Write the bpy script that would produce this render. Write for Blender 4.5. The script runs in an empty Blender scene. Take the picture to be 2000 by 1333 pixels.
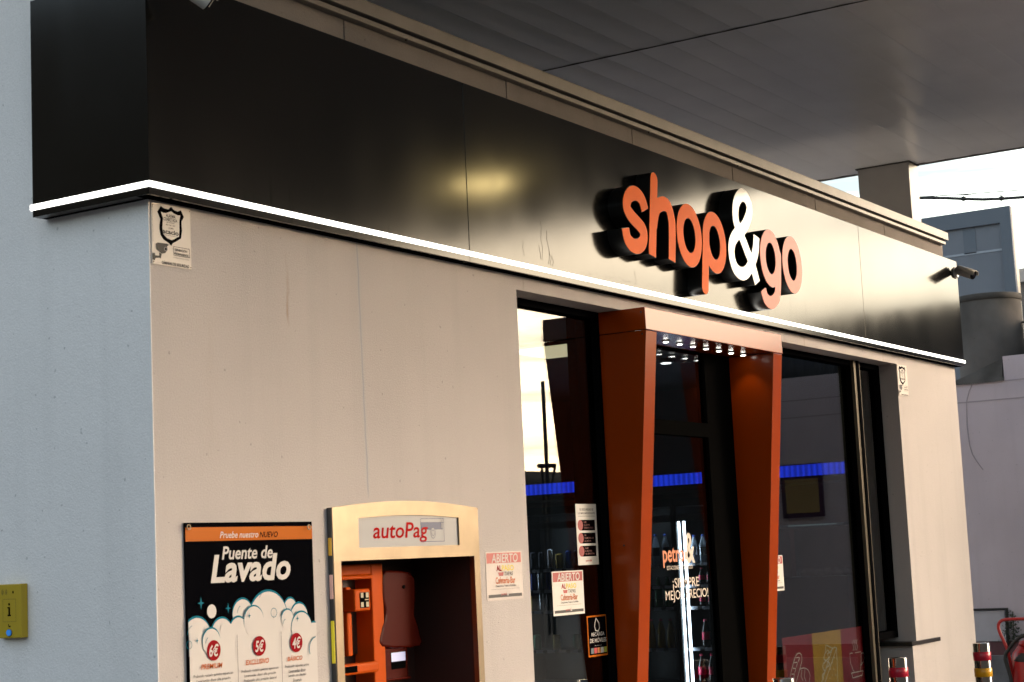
import bpy, math, random
from mathutils import Vector, Matrix
random.seed(7)
SC = bpy.context.scene
COL = SC.collection
R = math.radians

# ------------------------------------------------------------------ camera
CAM_POS = Vector((-4.5697, -4.3897, 1.6))
YAW, PITCH, ROLL, FPX = 0.5622, 0.1249, -0.0468, 3441.9
fw = Vector((math.cos(YAW)*math.cos(PITCH), math.sin(YAW)*math.cos(PITCH), math.sin(PITCH)))
rt0 = Vector((math.sin(YAW), -math.cos(YAW), 0.0)); up0 = rt0.cross(fw)
rt = rt0*math.cos(ROLL) + up0*math.sin(ROLL)
up = -rt0*math.sin(ROLL) + up0*math.cos(ROLL)
cd = bpy.data.cameras.new('camera'); cam = bpy.data.objects.new('camera', cd); COL.objects.link(cam)
M = Matrix.Identity(4)
for i in range(3):
    M[i][0] = rt[i]; M[i][1] = up[i]; M[i][2] = -fw[i]; M[i][3] = CAM_POS[i]
cam.matrix_world = M
cd.sensor_width = 36.0; cd.lens = FPX/2000*36.0; cd.clip_start = 0.1; cd.clip_end = 2000
cd.dof.use_dof = True; cd.dof.focus_distance = 10.5; cd.dof.aperture_fstop = 9
SC.camera = cam

# ------------------------------------------------------------------ sky and sun
GLOW = 2.1
SUN_AZ, SUN_EL = R(-50), R(11)          # direction towards the sun (azimuth from +X)
w = bpy.data.worlds.new("World"); SC.world = w; w.use_nodes = True
nt = w.node_tree; nt.nodes.clear()
def N(t, **k):
    n = nt.nodes.new(t)
    for a, b in k.items(): setattr(n, a, b)
    return n
wo = N('ShaderNodeOutputWorld'); bg = N('ShaderNodeBackground')
sky = N('ShaderNodeTexSky'); sky.sky_type = 'NISHITA'; sky.sun_disc = False
sky.sun_elevation = SUN_EL; sky.sun_rotation = R(90) - SUN_AZ
sky.air_density = 1.1; sky.dust_density = 2.2; sky.ozone_density = .5
tc = N('ShaderNodeTexCoord'); mp = N('ShaderNodeMapping'); mp.inputs['Scale'].default_value = (2.0, 2.0, 26)
nz = N('ShaderNodeTexNoise'); nz.inputs['Scale'].default_value = 2.0; nz.inputs['Detail'].default_value = 6; nz.inputs['Roughness'].default_value = .55
cr = N('ShaderNodeValToRGB')
cr.color_ramp.elements[0].position = .42; cr.color_ramp.elements[0].color = (.46, .47, .48, 1)
cr.color_ramp.elements[1].position = .62; cr.color_ramp.elements[1].color = (1.25, 1.2, 1.12, 1)
mx = N('ShaderNodeMix', data_type='RGBA', blend_type='MULTIPLY'); mx.inputs[0].default_value = 1
nt.links.new(tc.outputs['Generated'], mp.inputs[0]); nt.links.new(mp.outputs[0], nz.inputs['Vector'])
nt.links.new(nz.outputs[0], cr.inputs[0]); nt.links.new(cr.outputs[0], mx.inputs[7])
# bright evening haze low in the sky on the sun's side
sx = N('ShaderNodeSeparateXYZ'); nt.links.new(tc.outputs['Generated'], sx.inputs[0])
def wm(op, a, b=None):
    n = N('ShaderNodeMath', operation=op)
    for i, v in enumerate((a, b)):
        if v is None: continue
        if isinstance(v, (int, float)): n.inputs[i].default_value = v
        else: nt.links.new(v, n.inputs[i])
    return n.outputs[0]
dt = wm('ADD', wm('MULTIPLY', sx.outputs[0], math.cos(SUN_AZ+R(33))), wm('MULTIPLY', sx.outputs[1], math.sin(SUN_AZ+R(33))))
side = wm('POWER', wm('MAXIMUM', dt, 0.0), 20.0)
zq = wm('DIVIDE', wm('SUBTRACT', sx.outputs[2], .17), .062)
low = wm('ADD', wm('POWER', 2.718, wm('MULTIPLY', wm('MULTIPLY', zq, zq), -1.0)), wm('MULTIPLY', wm('POWER', 2.718, wm('MULTIPLY', wm('ABSOLUTE', sx.outputs[2]), -6.0)), .12))
gl = wm('MULTIPLY', wm('MULTIPLY', side, low), GLOW)
gc = N('ShaderNodeVectorMath', operation='SCALE'); gc.inputs[0].default_value = (1.0, .80, .60); nt.links.new(gl, gc.inputs['Scale'])
ad = N('ShaderNodeMix', data_type='RGBA', blend_type='ADD'); ad.inputs[0].default_value = 1
hs = N('ShaderNodeHueSaturation'); hs.inputs['Saturation'].default_value = .70; hs.inputs['Value'].default_value = 1.22; nt.links.new(sky.outputs[0], hs.inputs['Color']); nt.links.new(hs.outputs[0], ad.inputs[6]); nt.links.new(gc.outputs[0], ad.inputs[7]); nt.links.new(ad.outputs[2], mx.inputs[6])
nt.links.new(mx.outputs[2], bg.inputs[0]); nt.links.new(bg.outputs[0], wo.inputs[0])
bg.inputs[1].default_value = 0.15
sl = bpy.data.lights.new('sun', 'SUN'); sl.energy = .68; sl.angle = R(14); sl.color = (1.0, .80, .67)
so = bpy.data.objects.new('sun', sl); COL.objects.link(so)
sd = Vector((math.cos(SUN_AZ)*math.cos(SUN_EL), math.sin(SUN_AZ)*math.cos(SUN_EL), math.sin(SUN_EL)))
so.rotation_euler = (-sd).to_track_quat('-Z', 'Y').to_euler(); so.location = (20, -25, 12)
SC.view_settings.view_transform = 'Standard'; SC.view_settings.look = 'None'
SC.view_settings.gamma = 1; SC.view_settings.exposure = 2.0
SC.cycles.max_bounces = 10; SC.cycles.sample_clamp_indirect = 4.0
SC.cycles.use_denoising = True

# ------------------------------------------------------------------ measuring helpers: a point of the photo on a known plane of the place
def ray(px, py): return fw + rt*((px-1000)/FPX) + up*((666.5-py)/FPX)
def hit(px, py, ax, val):
    d = ray(px, py); i = 'xyz'.index(ax); return CAM_POS + d*((val-CAM_POS[i])/d[i])
def at(px, py, y=0.0):
    p = hit(px, py, 'y', y); return p.x, p.z
def proj(p):
    v = Vector(p)-CAM_POS; z = v.dot(fw); return 1000+FPX*v.dot(rt)/z, 666.5-FPX*v.dot(up)/z
def xat(px, z, y=0.0):
    x = at(px, 1000, y)[0]
    for _ in range(4):
        a = proj((x, y, z))[0]; b = proj((x+.01, y, z))[0]; x += (px-a)/(b-a)*.01
    return x

# ------------------------------------------------------------------ materials
MATS = {}
def mat(name, col, rough=.6, metal=0.0, spec=.5, emit=None, estr=0, bump=0, bscale=200, var=0, vscale=6, coat=0, ior=None):
    if name in MATS: return MATS[name]
    m = bpy.data.materials.new(name); m.use_nodes = True; t = m.node_tree; b = t.nodes['Principled BSDF']
    b.inputs['Base Color'].default_value = (*col, 1); b.inputs['Roughness'].default_value = rough
    b.inputs['Metallic'].default_value = metal; b.inputs['Specular IOR Level'].default_value = spec
    if ior: b.inputs['IOR'].default_value = ior
    if coat: b.inputs['Coat Weight'].default_value = coat; b.inputs['Coat Roughness'].default_value = .08
    if emit: b.inputs['Emission Color'].default_value = (*emit, 1); b.inputs['Emission Strength'].default_value = estr
    tcn = t.nodes.new('ShaderNodeTexCoord')
    if var:
        n = t.nodes.new('ShaderNodeTexNoise'); n.inputs['Scale'].default_value = vscale; n.inputs['Detail'].default_value = 5
        r = t.nodes.new('ShaderNodeMapRange'); r.inputs[1].default_value = .3; r.inputs[2].default_value = .7
        r.inputs[3].default_value = 1-var; r.inputs[4].default_value = 1+var
        x = t.nodes.new('ShaderNodeVectorMath'); x.operation = 'SCALE'; x.inputs[0].default_value = col
        t.links.new(tcn.outputs['Object'], n.inputs['Vector']); t.links.new(n.outputs[0], r.inputs[0])
        t.links.new(r.outputs[0], x.inputs['Scale']); t.links.new(x.outputs[0], b.inputs['Base Color'])
    if bump:
        n = t.nodes.new('ShaderNodeTexNoise'); n.inputs['Scale'].default_value = bscale; n.inputs['Detail'].default_value = 3
        bn = t.nodes.new('ShaderNodeBump'); bn.inputs['Strength'].default_value = bump; bn.inputs['Distance'].default_value = .004
        t.links.new(tcn.outputs['Object'], n.inputs['Vector']); t.links.new(n.outputs[0], bn.inputs['Height']); t.links.new(bn.outputs[0], b.inputs['Normal'])
    MATS[name] = m; return m

def stucco(name, col, stains=(), crack=None, dirt=.06):
    """render-coated wall with grain, slow tone changes, rust runs and a hairline crack"""
    m = bpy.data.materials.new(name); m.use_nodes = True; t = m.node_tree; b = t.nodes['Principled BSDF']
    b.inputs['Roughness'].default_value = .88; b.inputs['Specular IOR Level'].default_value = .25
    L = t.links.new; tc = t.nodes.new('ShaderNodeTexCoord')
    def noise(scale, det=4, vec=None, stretch=None):
        n = t.nodes.new('ShaderNodeTexNoise'); n.inputs['Scale'].default_value = scale; n.inputs['Detail'].default_value = det
        v = vec or tc.outputs['Object']
        if stretch:
            mpn = t.nodes.new('ShaderNodeMapping'); mpn.inputs['Scale'].default_value = stretch; L(v, mpn.inputs[0]); v = mpn.outputs[0]
        L(v, n.inputs['Vector']); return n.outputs[0]
    def rng(s, a, b2, c, d):
        r = t.nodes.new('ShaderNodeMapRange'); L(s, r.inputs[0])
        for i, v in enumerate((a, b2, c, d)): r.inputs[i+1].default_value = v
        return r.outputs[0]
    def math_(op, a, b2=None):
        n = t.nodes.new('ShaderNodeMath'); n.operation = op
        for i, v in enumerate((a, b2)):
            if v is None: continue
            if isinstance(v, (int, float)): n.inputs[i].default_value = v
            else: L(v, n.inputs[i])
        return n.outputs[0]
    big = rng(noise(1.3), .3, .7, 1-dirt, 1+dirt*.5)
    fine = rng(noise(160, 2), .3, .7, .95, 1.04)
    runs = rng(noise(7, 4, stretch=(1, 1, .06)), .52, .8, 1, .93)
    specks = rng(noise(38, 1), .745, .77, 1, .72)
    f = math_('MULTIPLY', math_('MULTIPLY', big, fine), math_('MULTIPLY', runs, specks))
    sc = t.nodes.new('ShaderNodeVectorMath'); sc.operation = 'SCALE'; sc.inputs[0].default_value = col; L(f, sc.inputs['Scale'])
    out = sc.outputs[0]
    sep = t.nodes.new('ShaderNodeSeparateXYZ'); L(tc.outputs['Object'], sep.inputs[0])
    wob = rng(noise(9, 3), .3, .7, -.008, .008)
    def blend(mask, c):
        nonlocal out
        mx = t.nodes.new('ShaderNodeMix'); mx.data_type = 'RGBA'; L(mask, mx.inputs[0]); L(out, mx.inputs[6]); mx.inputs[7].default_value = (*c, 1); out = mx.outputs[2]
    for (x, z0, z1, wd, amt, c) in stains:
        dx = math_('ABSOLUTE', math_('SUBTRACT', math_('ADD', sep.outputs[0], wob), x))
        mk = rng(dx, 0, wd, amt, 0)
        mz = math_('MULTIPLY', rng(sep.outputs[2], z0, z0+.06, 0, 1), rng(sep.outputs[2], z1, z1-.3*(z1-z0), 0, 1))
        blend(math_('MULTIPLY', math_('MULTIPLY', mk, mz), rng(noise(24, 4, stretch=(1, 1, .25)), .35, .6, .2, 1)), c)
    if crack:
        x0, z0, x1, z1 = crack
        lin = math_('ADD', math_('MULTIPLY', math_('SUBTRACT', sep.outputs[2], z0), (x1-x0)/(z1-z0)), x0)
        dx = math_('ABSOLUTE', math_('SUBTRACT', math_('ADD', sep.outputs[0], math_('MULTIPLY', wob, .35)), lin))
        mk = math_('MULTIPLY', rng(dx, .003, .006, .95, 0), math_('MULTIPLY', rng(sep.outputs[2], z1, z1+.05, 0, 1), rng(sep.outputs[1], .05, .06, 1, 0)))
        blend(mk, (.30, .31, .35))
        halo = math_('MULTIPLY', rng(dx, .004, .02, .35, 0), math_('MULTIPLY', rng(sep.outputs[2], z1, z1+.05, 0, 1), rng(sep.outputs[1], .05, .06, 1, 0)))
        blend(halo, (.45, .45, .47))
    L(out, b.inputs['Base Color'])
    bn = t.nodes.new('ShaderNodeBump'); bn.inputs['Strength'].default_value = .5; bn.inputs['Distance'].default_value = .004
    L(math_('ADD', noise(150, 3), math_('MULTIPLY', noise(14, 3), .8)), bn.inputs['Height']); L(bn.outputs[0], b.inputs['Normal'])
    MATS[name] = m; return m

def glass(name='window_glass', tint=(.62, .66, .68), f0=.04):
    m = bpy.data.materials.new(name); m.use_nodes = True; t = m.node_tree; t.nodes.clear(); L = t.links.new
    o = t.nodes.new('ShaderNodeOutputMaterial'); lw = t.nodes.new('ShaderNodeLayerWeight'); lw.inputs[0].default_value = .5
    pw = t.nodes.new('ShaderNodeMath'); pw.operation = 'POWER'; L(lw.outputs['Facing'], pw.inputs[0]); pw.inputs[1].default_value = 4.6
    r = t.nodes.new('ShaderNodeMapRange'); r.inputs[3].default_value = f0; r.inputs[4].default_value = 1; L(pw.outputs[0], r.inputs[0])
    tr = t.nodes.new('ShaderNodeBsdfTransparent'); tr.inputs[0].default_value = (*tint, 1)
    gl = t.nodes.new('ShaderNodeBsdfGlossy'); gl.inputs['Roughness'].default_value = .0; gl.inputs[0].default_value = (1, 1, 1, 1)
    mx = t.nodes.new('ShaderNodeMixShader'); L(r.outputs[0], mx.inputs[0]); L(tr.outputs[0], mx.inputs[1]); L(gl.outputs[0], mx.inputs[2])
    L(mx.outputs[0], o.inputs[0]); MATS[name] = m; return m

def fascia_mat():
    m = bpy.data.materials.new('satin_black_composite'); m.use_nodes = True; t = m.node_tree; b = t.nodes['Principled BSDF']; L = t.links.new
    b.inputs['Base Color'].default_value = (.003, .003, .003, 1); b.inputs['Specular IOR Level'].default_value = .5; b.inputs['IOR'].default_value = 1.40
    tc = t.nodes.new('ShaderNodeTexCoord')
    n = t.nodes.new('ShaderNodeTexNoise'); n.inputs['Scale'].default_value = 3.5; n.inputs['Detail'].default_value = 6
    mp = t.nodes.new('ShaderNodeMapping'); mp.inputs['Scale'].default_value = (1, 1, .5); L(tc.outputs['Object'], mp.inputs[0]); L(mp.outputs[0], n.inputs['Vector'])
    r = t.nodes.new('ShaderNodeMapRange'); r.inputs[1].default_value = .3; r.inputs[2].default_value = .75; r.inputs[3].default_value = .11; r.inputs[4].default_value = .15
    L(n.outputs[0], r.inputs[0]); L(r.outputs[0], b.inputs['Roughness'])
    # dried water runs and dust near the lower edge (wear with its own shape)
    n2 = t.nodes.new('ShaderNodeTexNoise'); n2.inputs['Scale'].default_value = 30; n2.inputs['Detail'].default_value = 5
    mp2 = t.nodes.new('ShaderNodeMapping'); mp2.inputs['Scale'].default_value = (1, 1, .07); L(tc.outputs['Object'], mp2.inputs[0]); L(mp2.outputs[0], n2.inputs['Vector'])
    r2 = t.nodes.new('ShaderNodeMapRange'); r2.inputs[1].default_value = .6; r2.inputs[2].default_value = .72; L(n2.outputs[0], r2.inputs[0])
    sep = t.nodes.new('ShaderNodeSeparateXYZ'); L(tc.outputs['Object'], sep.inputs[0])
    rz = t.nodes.new('ShaderNodeMapRange'); rz.inputs[1].default_value = 2.98; rz.inputs[2].default_value = 3.2; rz.inputs[3].default_value = 1; rz.inputs[4].default_value = 0; L(sep.outputs[2], rz.inputs[0])
    n3 = t.nodes.new('ShaderNodeTexNoise'); n3.inputs['Scale'].default_value = 1.7; L(tc.outputs['Object'], n3.inputs['Vector'])
    r3 = t.nodes.new('ShaderNodeMapRange'); r3.inputs[1].default_value = .5; r3.inputs[2].default_value = .6; L(n3.outputs[0], r3.inputs[0])
    mu = t.nodes.new('ShaderNodeMath'); mu.operation = 'MULTIPLY'; L(r2.outputs[0], mu.inputs[0]); L(rz.outputs[0], mu.inputs[1])
    mu2 = t.nodes.new('ShaderNodeMath'); mu2.operation = 'MULTIPLY'; L(mu.outputs[0], mu2.inputs[0]); L(r3.outputs[0], mu2.inputs[1])
    sp = t.nodes.new('ShaderNodeMapRange'); sp.inputs[3].default_value = .5; sp.inputs[4].default_value = .22; L(mu2.outputs[0], sp.inputs[0]); L(sp.outputs[0], b.inputs['Specular IOR Level'])
    # slight oil-canning of the sheet
    n4 = t.nodes.new('ShaderNodeTexNoise'); n4.inputs['Scale'].default_value = .9; n4.inputs['Detail'].default_value = 1; L(tc.outputs['Object'], n4.inputs['Vector'])
    bn = t.nodes.new('ShaderNodeBump'); bn.inputs['Strength'].default_value = .25; bn.inputs['Distance'].default_value = .02; L(n4.outputs[0], bn.inputs['Height']); L(bn.outputs[0], b.inputs['Normal'])
    MATS['fascia'] = m; return m

WALL = stucco('front_wall_render', (.48, .445, .435),
              stains=[(.76, 2.55, 2.86, .012, .8, (.33, .22, .15)), (1.9, 1.5, 1.75, .02, .25, (.4, .34, .3)), (2.52, 2.86, 2.95, .012, .8, (.25, .2, .17)),
                      (5.9, 2.86, 2.95, .012, .8, (.25, .2, .17)), (7.3, 2.86, 2.95, .012, .7, (.25, .2, .17)), (.3, 2.0, 2.6, .05, .15, (.4, .33, .28))],
              crack=(1.22, 2.945, 1.238, 1.88))
SIDE = stucco('side_wall_render', (.80, .77, .755), dirt=.05)  # same paint as the front wall, lightened for the skylit side
PARA = stucco('parapet_concrete', (.23, .205, .19), dirt=.22)
LILAC = stucco('lilac_wall_render', (.62, .56, .62), dirt=.10)
CONC = stucco('chimney_concrete', (.10, .09, .082), dirt=.75)
FASC = fascia_mat(); GLASS = glass()
black = mat('black_trim', (.003, .003, .003), .5, spec=0)
frame_m = mat('black_window_frame', (.003, .003, .0035), .5, spec=0)
bronze = mat('mullion_bronze', (.10, .085, .06), .35, .6)
coping_m = mat('coping_metal', (.16, .148, .14), .42, .35, var=.12, vscale=5)
coping_d = mat('coping_groove', (.05, .045, .04), .7)
led = mat('white_led', (.9, .9, .85), .5, emit=(1, .98, .90), estr=1.1)
reddk = mat('orange_panel', (.28, .036, .0005), .2, var=.05, vscale=3, spec=.35)
reveal_m = mat('reveal_render', (.42, .39, .37), .85, bump=.4, bscale=150, var=.06)
white_m = mat('white_print', (.58, .55, .53), .2, spec=.15)
blk_print = mat('black_print', (.002, .002, .003), .1, spec=.03)
dkprint = mat('dark_ink', (.03, .028, .03), .6)
teal = mat('teal_print', (.005, .15, .22), .2, spec=.1)
orange_p = mat('orange_print', (.46, .12, .012), .2, spec=.1)
orange_t = mat('orange_ink', (.50, .11, .015), .2, spec=.1)
red_p = mat('red_print', (.26, .003, .008), .2, spec=.1)
steel = mat('brushed_steel', (.20, .162, .115), .33, 1.0, bump=.05, bscale=400, var=.10, vscale=9)

# ------------------------------------------------------------------ mesh builder
class MB:
    def __init__(s): s.v = []; s.f = []; s.mi = []; s.m = []; s.sm = []
    def slot(s, m):
        if m not in s.m: s.m.append(m)
        return s.m.index(m)
    def add(s, vs, fs, m, smooth=False):
        o = len(s.v); k = s.slot(m); s.v += [tuple(v) for v in vs]
        for f in fs: s.f.append([i+o for i in f]); s.mi.append(k); s.sm.append(smooth)
        return s
    def box(s, x0, x1, y0, y1, z0, z1, m):
        v = [(x, y, z) for x in (x0, x1) for y in (y0, y1) for z in (z0, z1)]
        return s.add(v, [(0, 1, 3, 2), (4, 6, 7, 5), (0, 4, 5, 1), (2, 3, 7, 6), (0, 2, 6, 4), (1, 5, 7, 3)], m)
    def prism(s, pts, d, m):
        """closed outline pts (3D, planar) pushed along vector d"""
        n = len(pts); d = Vector(d); a = [Vector(p) for p in pts]
        v = a + [p+d for p in a]
        f = [list(range(n))[::-1], list(range(n, 2*n))] + [[i, (i+1) % n, n+(i+1) % n, n+i] for i in range(n)]
        return s.add(v, f, m)
    def poly(s, pts, m): return s.add(pts, [list(range(len(pts)))], m)
    def tube(s, pts, r, m, n=12, caps=True, smooth=True, r1=None):
        P = [Vector(p) for p in pts]; vs = []; fs = []
        prev = None
        for i, p in enumerate(P):
            d = (P[min(i+1, len(P)-1)] - P[max(i-1, 0)]).normalized()
            if prev is None:
                a = d.orthogonal().normalized()
            else:
                a = (prev - d*prev.dot(d)).normalized()
            prev = a; b = d.cross(a)
            rr = r if r1 is None else r+(r1-r)*i/(len(P)-1)
            for k in range(n):
                t = 2*math.pi*k/n; vs.append(p + (a*math.cos(t)+b*math.sin(t))*rr)
        for i in range(len(P)-1):
            for k in range(n):
                fs.append((i*n+k, i*n+(k+1) % n, (i+1)*n+(k+1) % n, (i+1)*n+k))
        s.add(vs, fs, m, smooth)
        if caps:
            s.add(vs[:n], [list(range(n))[::-1]], m); s.add(vs[-n:], [list(range(n))], m)
        return s
    def lathe(s, prof, c, m, n=24, smooth=True):
        vs = []; fs = []
        for (r, z) in prof:
            for k in range(n):
                t = 2*math.pi*k/n; vs.append((c[0]+r*math.cos(t), c[1]+r*math.sin(t), c[2]+z))
        for i in range(len(prof)-1):
            for k in range(n): fs.append((i*n+k, i*n+(k+1) % n, (i+1)*n+(k+1) % n, (i+1)*n+k))
        return s.add(vs, fs, m, smooth)
    def disc(s, cx, cz, r, y, m, n=40, rz=None, clip=None):
        rz = rz or r
        pts = [(cx+r*math.cos(2*math.pi*k/n), cz+rz*math.sin(2*math.pi*k/n)) for k in range(n)]
        if clip: pts = clip_poly(pts, clip)
        if len(pts) > 2: s.poly([(x, y, z) for x, z in pts], m)
        return s
    def rect(s, x0, x1, z0, z1, y, m): return s.poly([(x0, y, z0), (x1, y, z0), (x1, y, z1), (x0, y, z1)], m)
    def stroke(s, pts, wd, y, m):
        """flat ribbon along pts [(x,z)] on the plane y"""
        for i in range(len(pts)-1):
            a = Vector(pts[i]); b = Vector(pts[i+1]); d = b-a
            if d.length < 1e-6: continue
            d.normalize(); n = Vector((-d.y, d.x))*wd/2; a = a-d*wd*.3; b = b+d*wd*.3
            q = [a-n, b-n, b+n, a+n]; s.poly([(p.x, y - i*2e-5, p.y) for p in q], m)
        return s
    def build(s, name, parent=None, bevel=0, loc=None):
        me = bpy.data.meshes.new(name); me.from_pydata(s.v, [], s.f)
        for m in s.m: me.materials.append(m)
        for p, k, sm in zip(me.polygons, s.mi, s.sm): p.material_index = k; p.use_smooth = sm
        me.update()
        o = bpy.data.objects.new(name, me); COL.objects.link(o)
        if loc is not None:           # the mesh is given in world coordinates: move its origin to loc
            me.transform(Matrix.Translation(-Vector(loc))); o.location = loc
        if parent:
            o.parent = parent; o.matrix_parent_inverse = Matrix.Translation(-wpos(parent))
        if bevel:
            b = o.modifiers.new('bevel', 'BEVEL'); b.width = bevel; b.segments = 2; b.limit_method = 'ANGLE'; b.angle_limit = R(40)
        return o
POS = {}
def wpos(o):
    p = Vector(o.location); q = o.parent
    while q: p = p + Vector(q.location) if False else p; break
    return p if not o.parent else Vector(POS.get(o.name, (0, 0, 0)))
def clip_poly(pts, box):
    x0, x1, z0, z1 = box
    for ax, v, sg in ((0, x0, 1), (0, x1, -1), (1, z0, 1), (1, z1, -1)):
        out = []
        for i in range(len(pts)):
            a = pts[i]; b = pts[(i+1) % len(pts)]
            ia = (a[ax]-v)*sg >= 0; ib = (b[ax]-v)*sg >= 0
            if ia: out.append(a)
            if ia != ib:
                t = (v-a[ax])/(b[ax]-a[ax]); out.append((a[0]+(b[0]-a[0])*t, a[1]+(b[1]-a[1])*t))
        pts = out
        if not pts: return []
    return pts
def tag(o, label=None, cat=None, group=None, kind=None):
    if label: o['label'] = label
    if cat: o['category'] = cat
    if group: o['group'] = group
    if kind: o['kind'] = kind
    return o
def empty(name, loc, label, cat, group=None):
    o = bpy.data.objects.new(name, None); COL.objects.link(o); o.location = loc; o.empty_display_size = .2
    return tag(o, label, cat, group)

# text: letters from the built-in face, laid on the wall plane y
_tc = {}
def text_geo(body, shear=0, bold=0):
    key = (body, shear, bold)
    if key in _tc: return _tc[key]
    c = bpy.data.curves.new('t', 'FONT'); c.body = body; c.shear = shear; c.offset = bold; c.resolution_u = 3
    o = bpy.data.objects.new('t', c); COL.objects.link(o)
    bpy.context.view_layer.update()
    me = o.evaluated_get(bpy.context.evaluated_depsgraph_get()).to_mesh()
    vs = [(v.co.x, v.co.y) for v in me.vertices]; fs = [tuple(p.vertices) for p in me.polygons]
    o.evaluated_get(bpy.context.evaluated_depsgraph_get()).to_mesh_clear()
    bpy.data.objects.remove(o); bpy.data.curves.remove(c)
    _tc[key] = (vs, fs); return vs, fs
def text(mb, body, x0, x1, z0, z1, y, m, shear=0, bold=0.0, vert=False, axis='y'):
    """fit the word's box to x0..x1, z0..z1"""
    vs, fs = text_geo(body, shear, bold)
    ax = min(v[0] for v in vs); bx = max(v[0] for v in vs); az = min(v[1] for v in vs); bz = max(v[1] for v in vs)
    P = []
    for u, v in vs:
        a = (u-ax)/(bx-ax); b = (v-az)/(bz-az)
        if vert: P.append((x0+(x1-x0)*(1-b), y, z0+(z1-z0)*a))
        elif axis == 'x': P.append((y, x0+(x1-x0)*a, z0+(z1-z0)*b))
        else: P.append((x0+(x1-x0)*a, y, z0+(z1-z0)*b))
    mb.add(P, fs, m)
def tpx(mb, body, pl, pb, pr, h, y, m, shear=0, bold=0.0):
    """the same from photo pixels: left, baseline at left, right, height"""
    x0, z0 = at(pl, pb, y); z1 = at(pl, pb-h, y)[1]; x1 = xat(pr, z0, y)
    text(mb, body, x0, x1, z0, z1, y, m, shear, bold)
def star(mb, cx, cz, r, y, m):
    pts = []
    for k in range(8):
        rr = r if k % 2 == 0 else r*.22
        pts.append((cx+rr*math.sin(k*math.pi/4)*(.75 if k in (2, 6) else 1), y, cz+rr*math.cos(k*math.pi/4)))
    mb.poly(pts, m)
def ring(mb, cx, cz, r, wd, y, m, n=28, a0=0, a1=360):
    pts = [(cx+r*math.cos(R(a0+(a1-a0)*k/n)), cz+r*math.sin(R(a0+(a1-a0)*k/n))) for k in range(n+1)]
    mb.stroke(pts, wd, y, m)

# signed-distance letters: strokes merged, contoured and pushed to a thick body with a face
def letter_shape(paths, hw, res=.0045):
    """paths: list of (pts, halfwidth, startcap, endcap) in (x,z); returns contour cells"""
    segs = []
    for pts, h in paths:
        for a, b in zip(pts[:-1], pts[1:]): segs.append((a[0], a[1], b[0], b[1], h))
    xs = [p[0] for q, _ in paths for p in q]; zs = [p[1] for q, _ in paths for p in q]
    x0 = min(xs)-hw*1.6; x1 = max(xs)+hw*1.6; z0 = min(zs)-hw*1.6; z1 = max(zs)+hw*1.6
    nx = int((x1-x0)/res)+2; nz = int((z1-z0)/res)+2
    caps = []
    for pts, h in paths: pass
    import numpy as np
    X, Z = np.meshgrid(x0+np.arange(nx)*res, z0+np.arange(nz)*res, indexing='ij')
    D = np.full(X.shape, 1e3)
    for (ax, az, bx, bz, h) in segs:
        dx, dz = bx-ax, bz-az; l2 = dx*dx+dz*dz+1e-12
        t = np.clip(((X-ax)*dx+(Z-az)*dz)/l2, 0, 1)
        D = np.minimum(D, np.hypot(X-ax-t*dx, Z-az-t*dz)-h)
    return X, Z, D
def cut_cap(X, Z, D, p, d, reach):
    """square end: remove what lies beyond p in direction d within reach of p"""
    import numpy as np
    s = (X-p[0])*d[0]+(Z-p[1])*d[1]
    near = np.hypot(X-p[0], Z-p[1]) < reach
    return np.where(near & (s > -0.02), np.maximum(D, s), D)
def march(X, Z, D):
    nx, nz = D.shape; vid = {}; V = []; F = []; edges = {}
    def gv(i, j):
        k = (i, j)
        if k not in vid: vid[k] = len(V); V.append((X[i, j], Z[i, j]))
        return vid[k]
    def ev(a, b):
        k = (min(a, b), max(a, b))
        if k not in vid:
            da = D[k[0]]; db = D[k[1]]; t = da/(da-db); t = min(.98, max(.02, t))
            V.append((X[k[0]]+(X[k[1]]-X[k[0]])*t, Z[k[0]]+(Z[k[1]]-Z[k[0]])*t)); vid[k] = len(V)-1
        return vid[k]
    for i in range(nx-1):
        for j in range(nz-1):
            c = [(i, j), (i+1, j), (i+1, j+1), (i, j+1)]; ins = [D[q] < 0 for q in c]
            if not any(ins): continue
            poly = []
            for k in range(4):
                a = c[k]; b = c[(k+1) % 4]
                if ins[k]: poly.append(gv(*a))
                if ins[k] != ins[(k+1) % 4]: poly.append(ev(a, b))
            if len(poly) > 2: F.append(poly)
    cnt = {}
    for f in F:
        for a, b in zip(f, f[1:]+f[:1]): cnt[(a, b)] = 1
    border = [(a, b) for (a, b) in cnt if (b, a) not in cnt]
    return V, F, border

# ================================================================== GROUND
asph = mat('asphalt', (.045, .045, .048), .9, bump=.6, bscale=60, var=.25, vscale=3)
g = MB(); g.add([(-150, -150, 0), (150, -150, 0), (150, 150, 0), (-150, 150, 0)], [(0, 1, 2, 3)], asph)
tag(g.build('ground'), kind='structure')
pav = mat('pavement_concrete', (.08, .08, .082), .85, bump=.4, bscale=80, var=.15, vscale=4)
g = MB(); g.box(-.6, 9.6, -1.3, -.004, .004, .12, pav); tag(g.build('pavement', bevel=.01), kind='structure')

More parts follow.
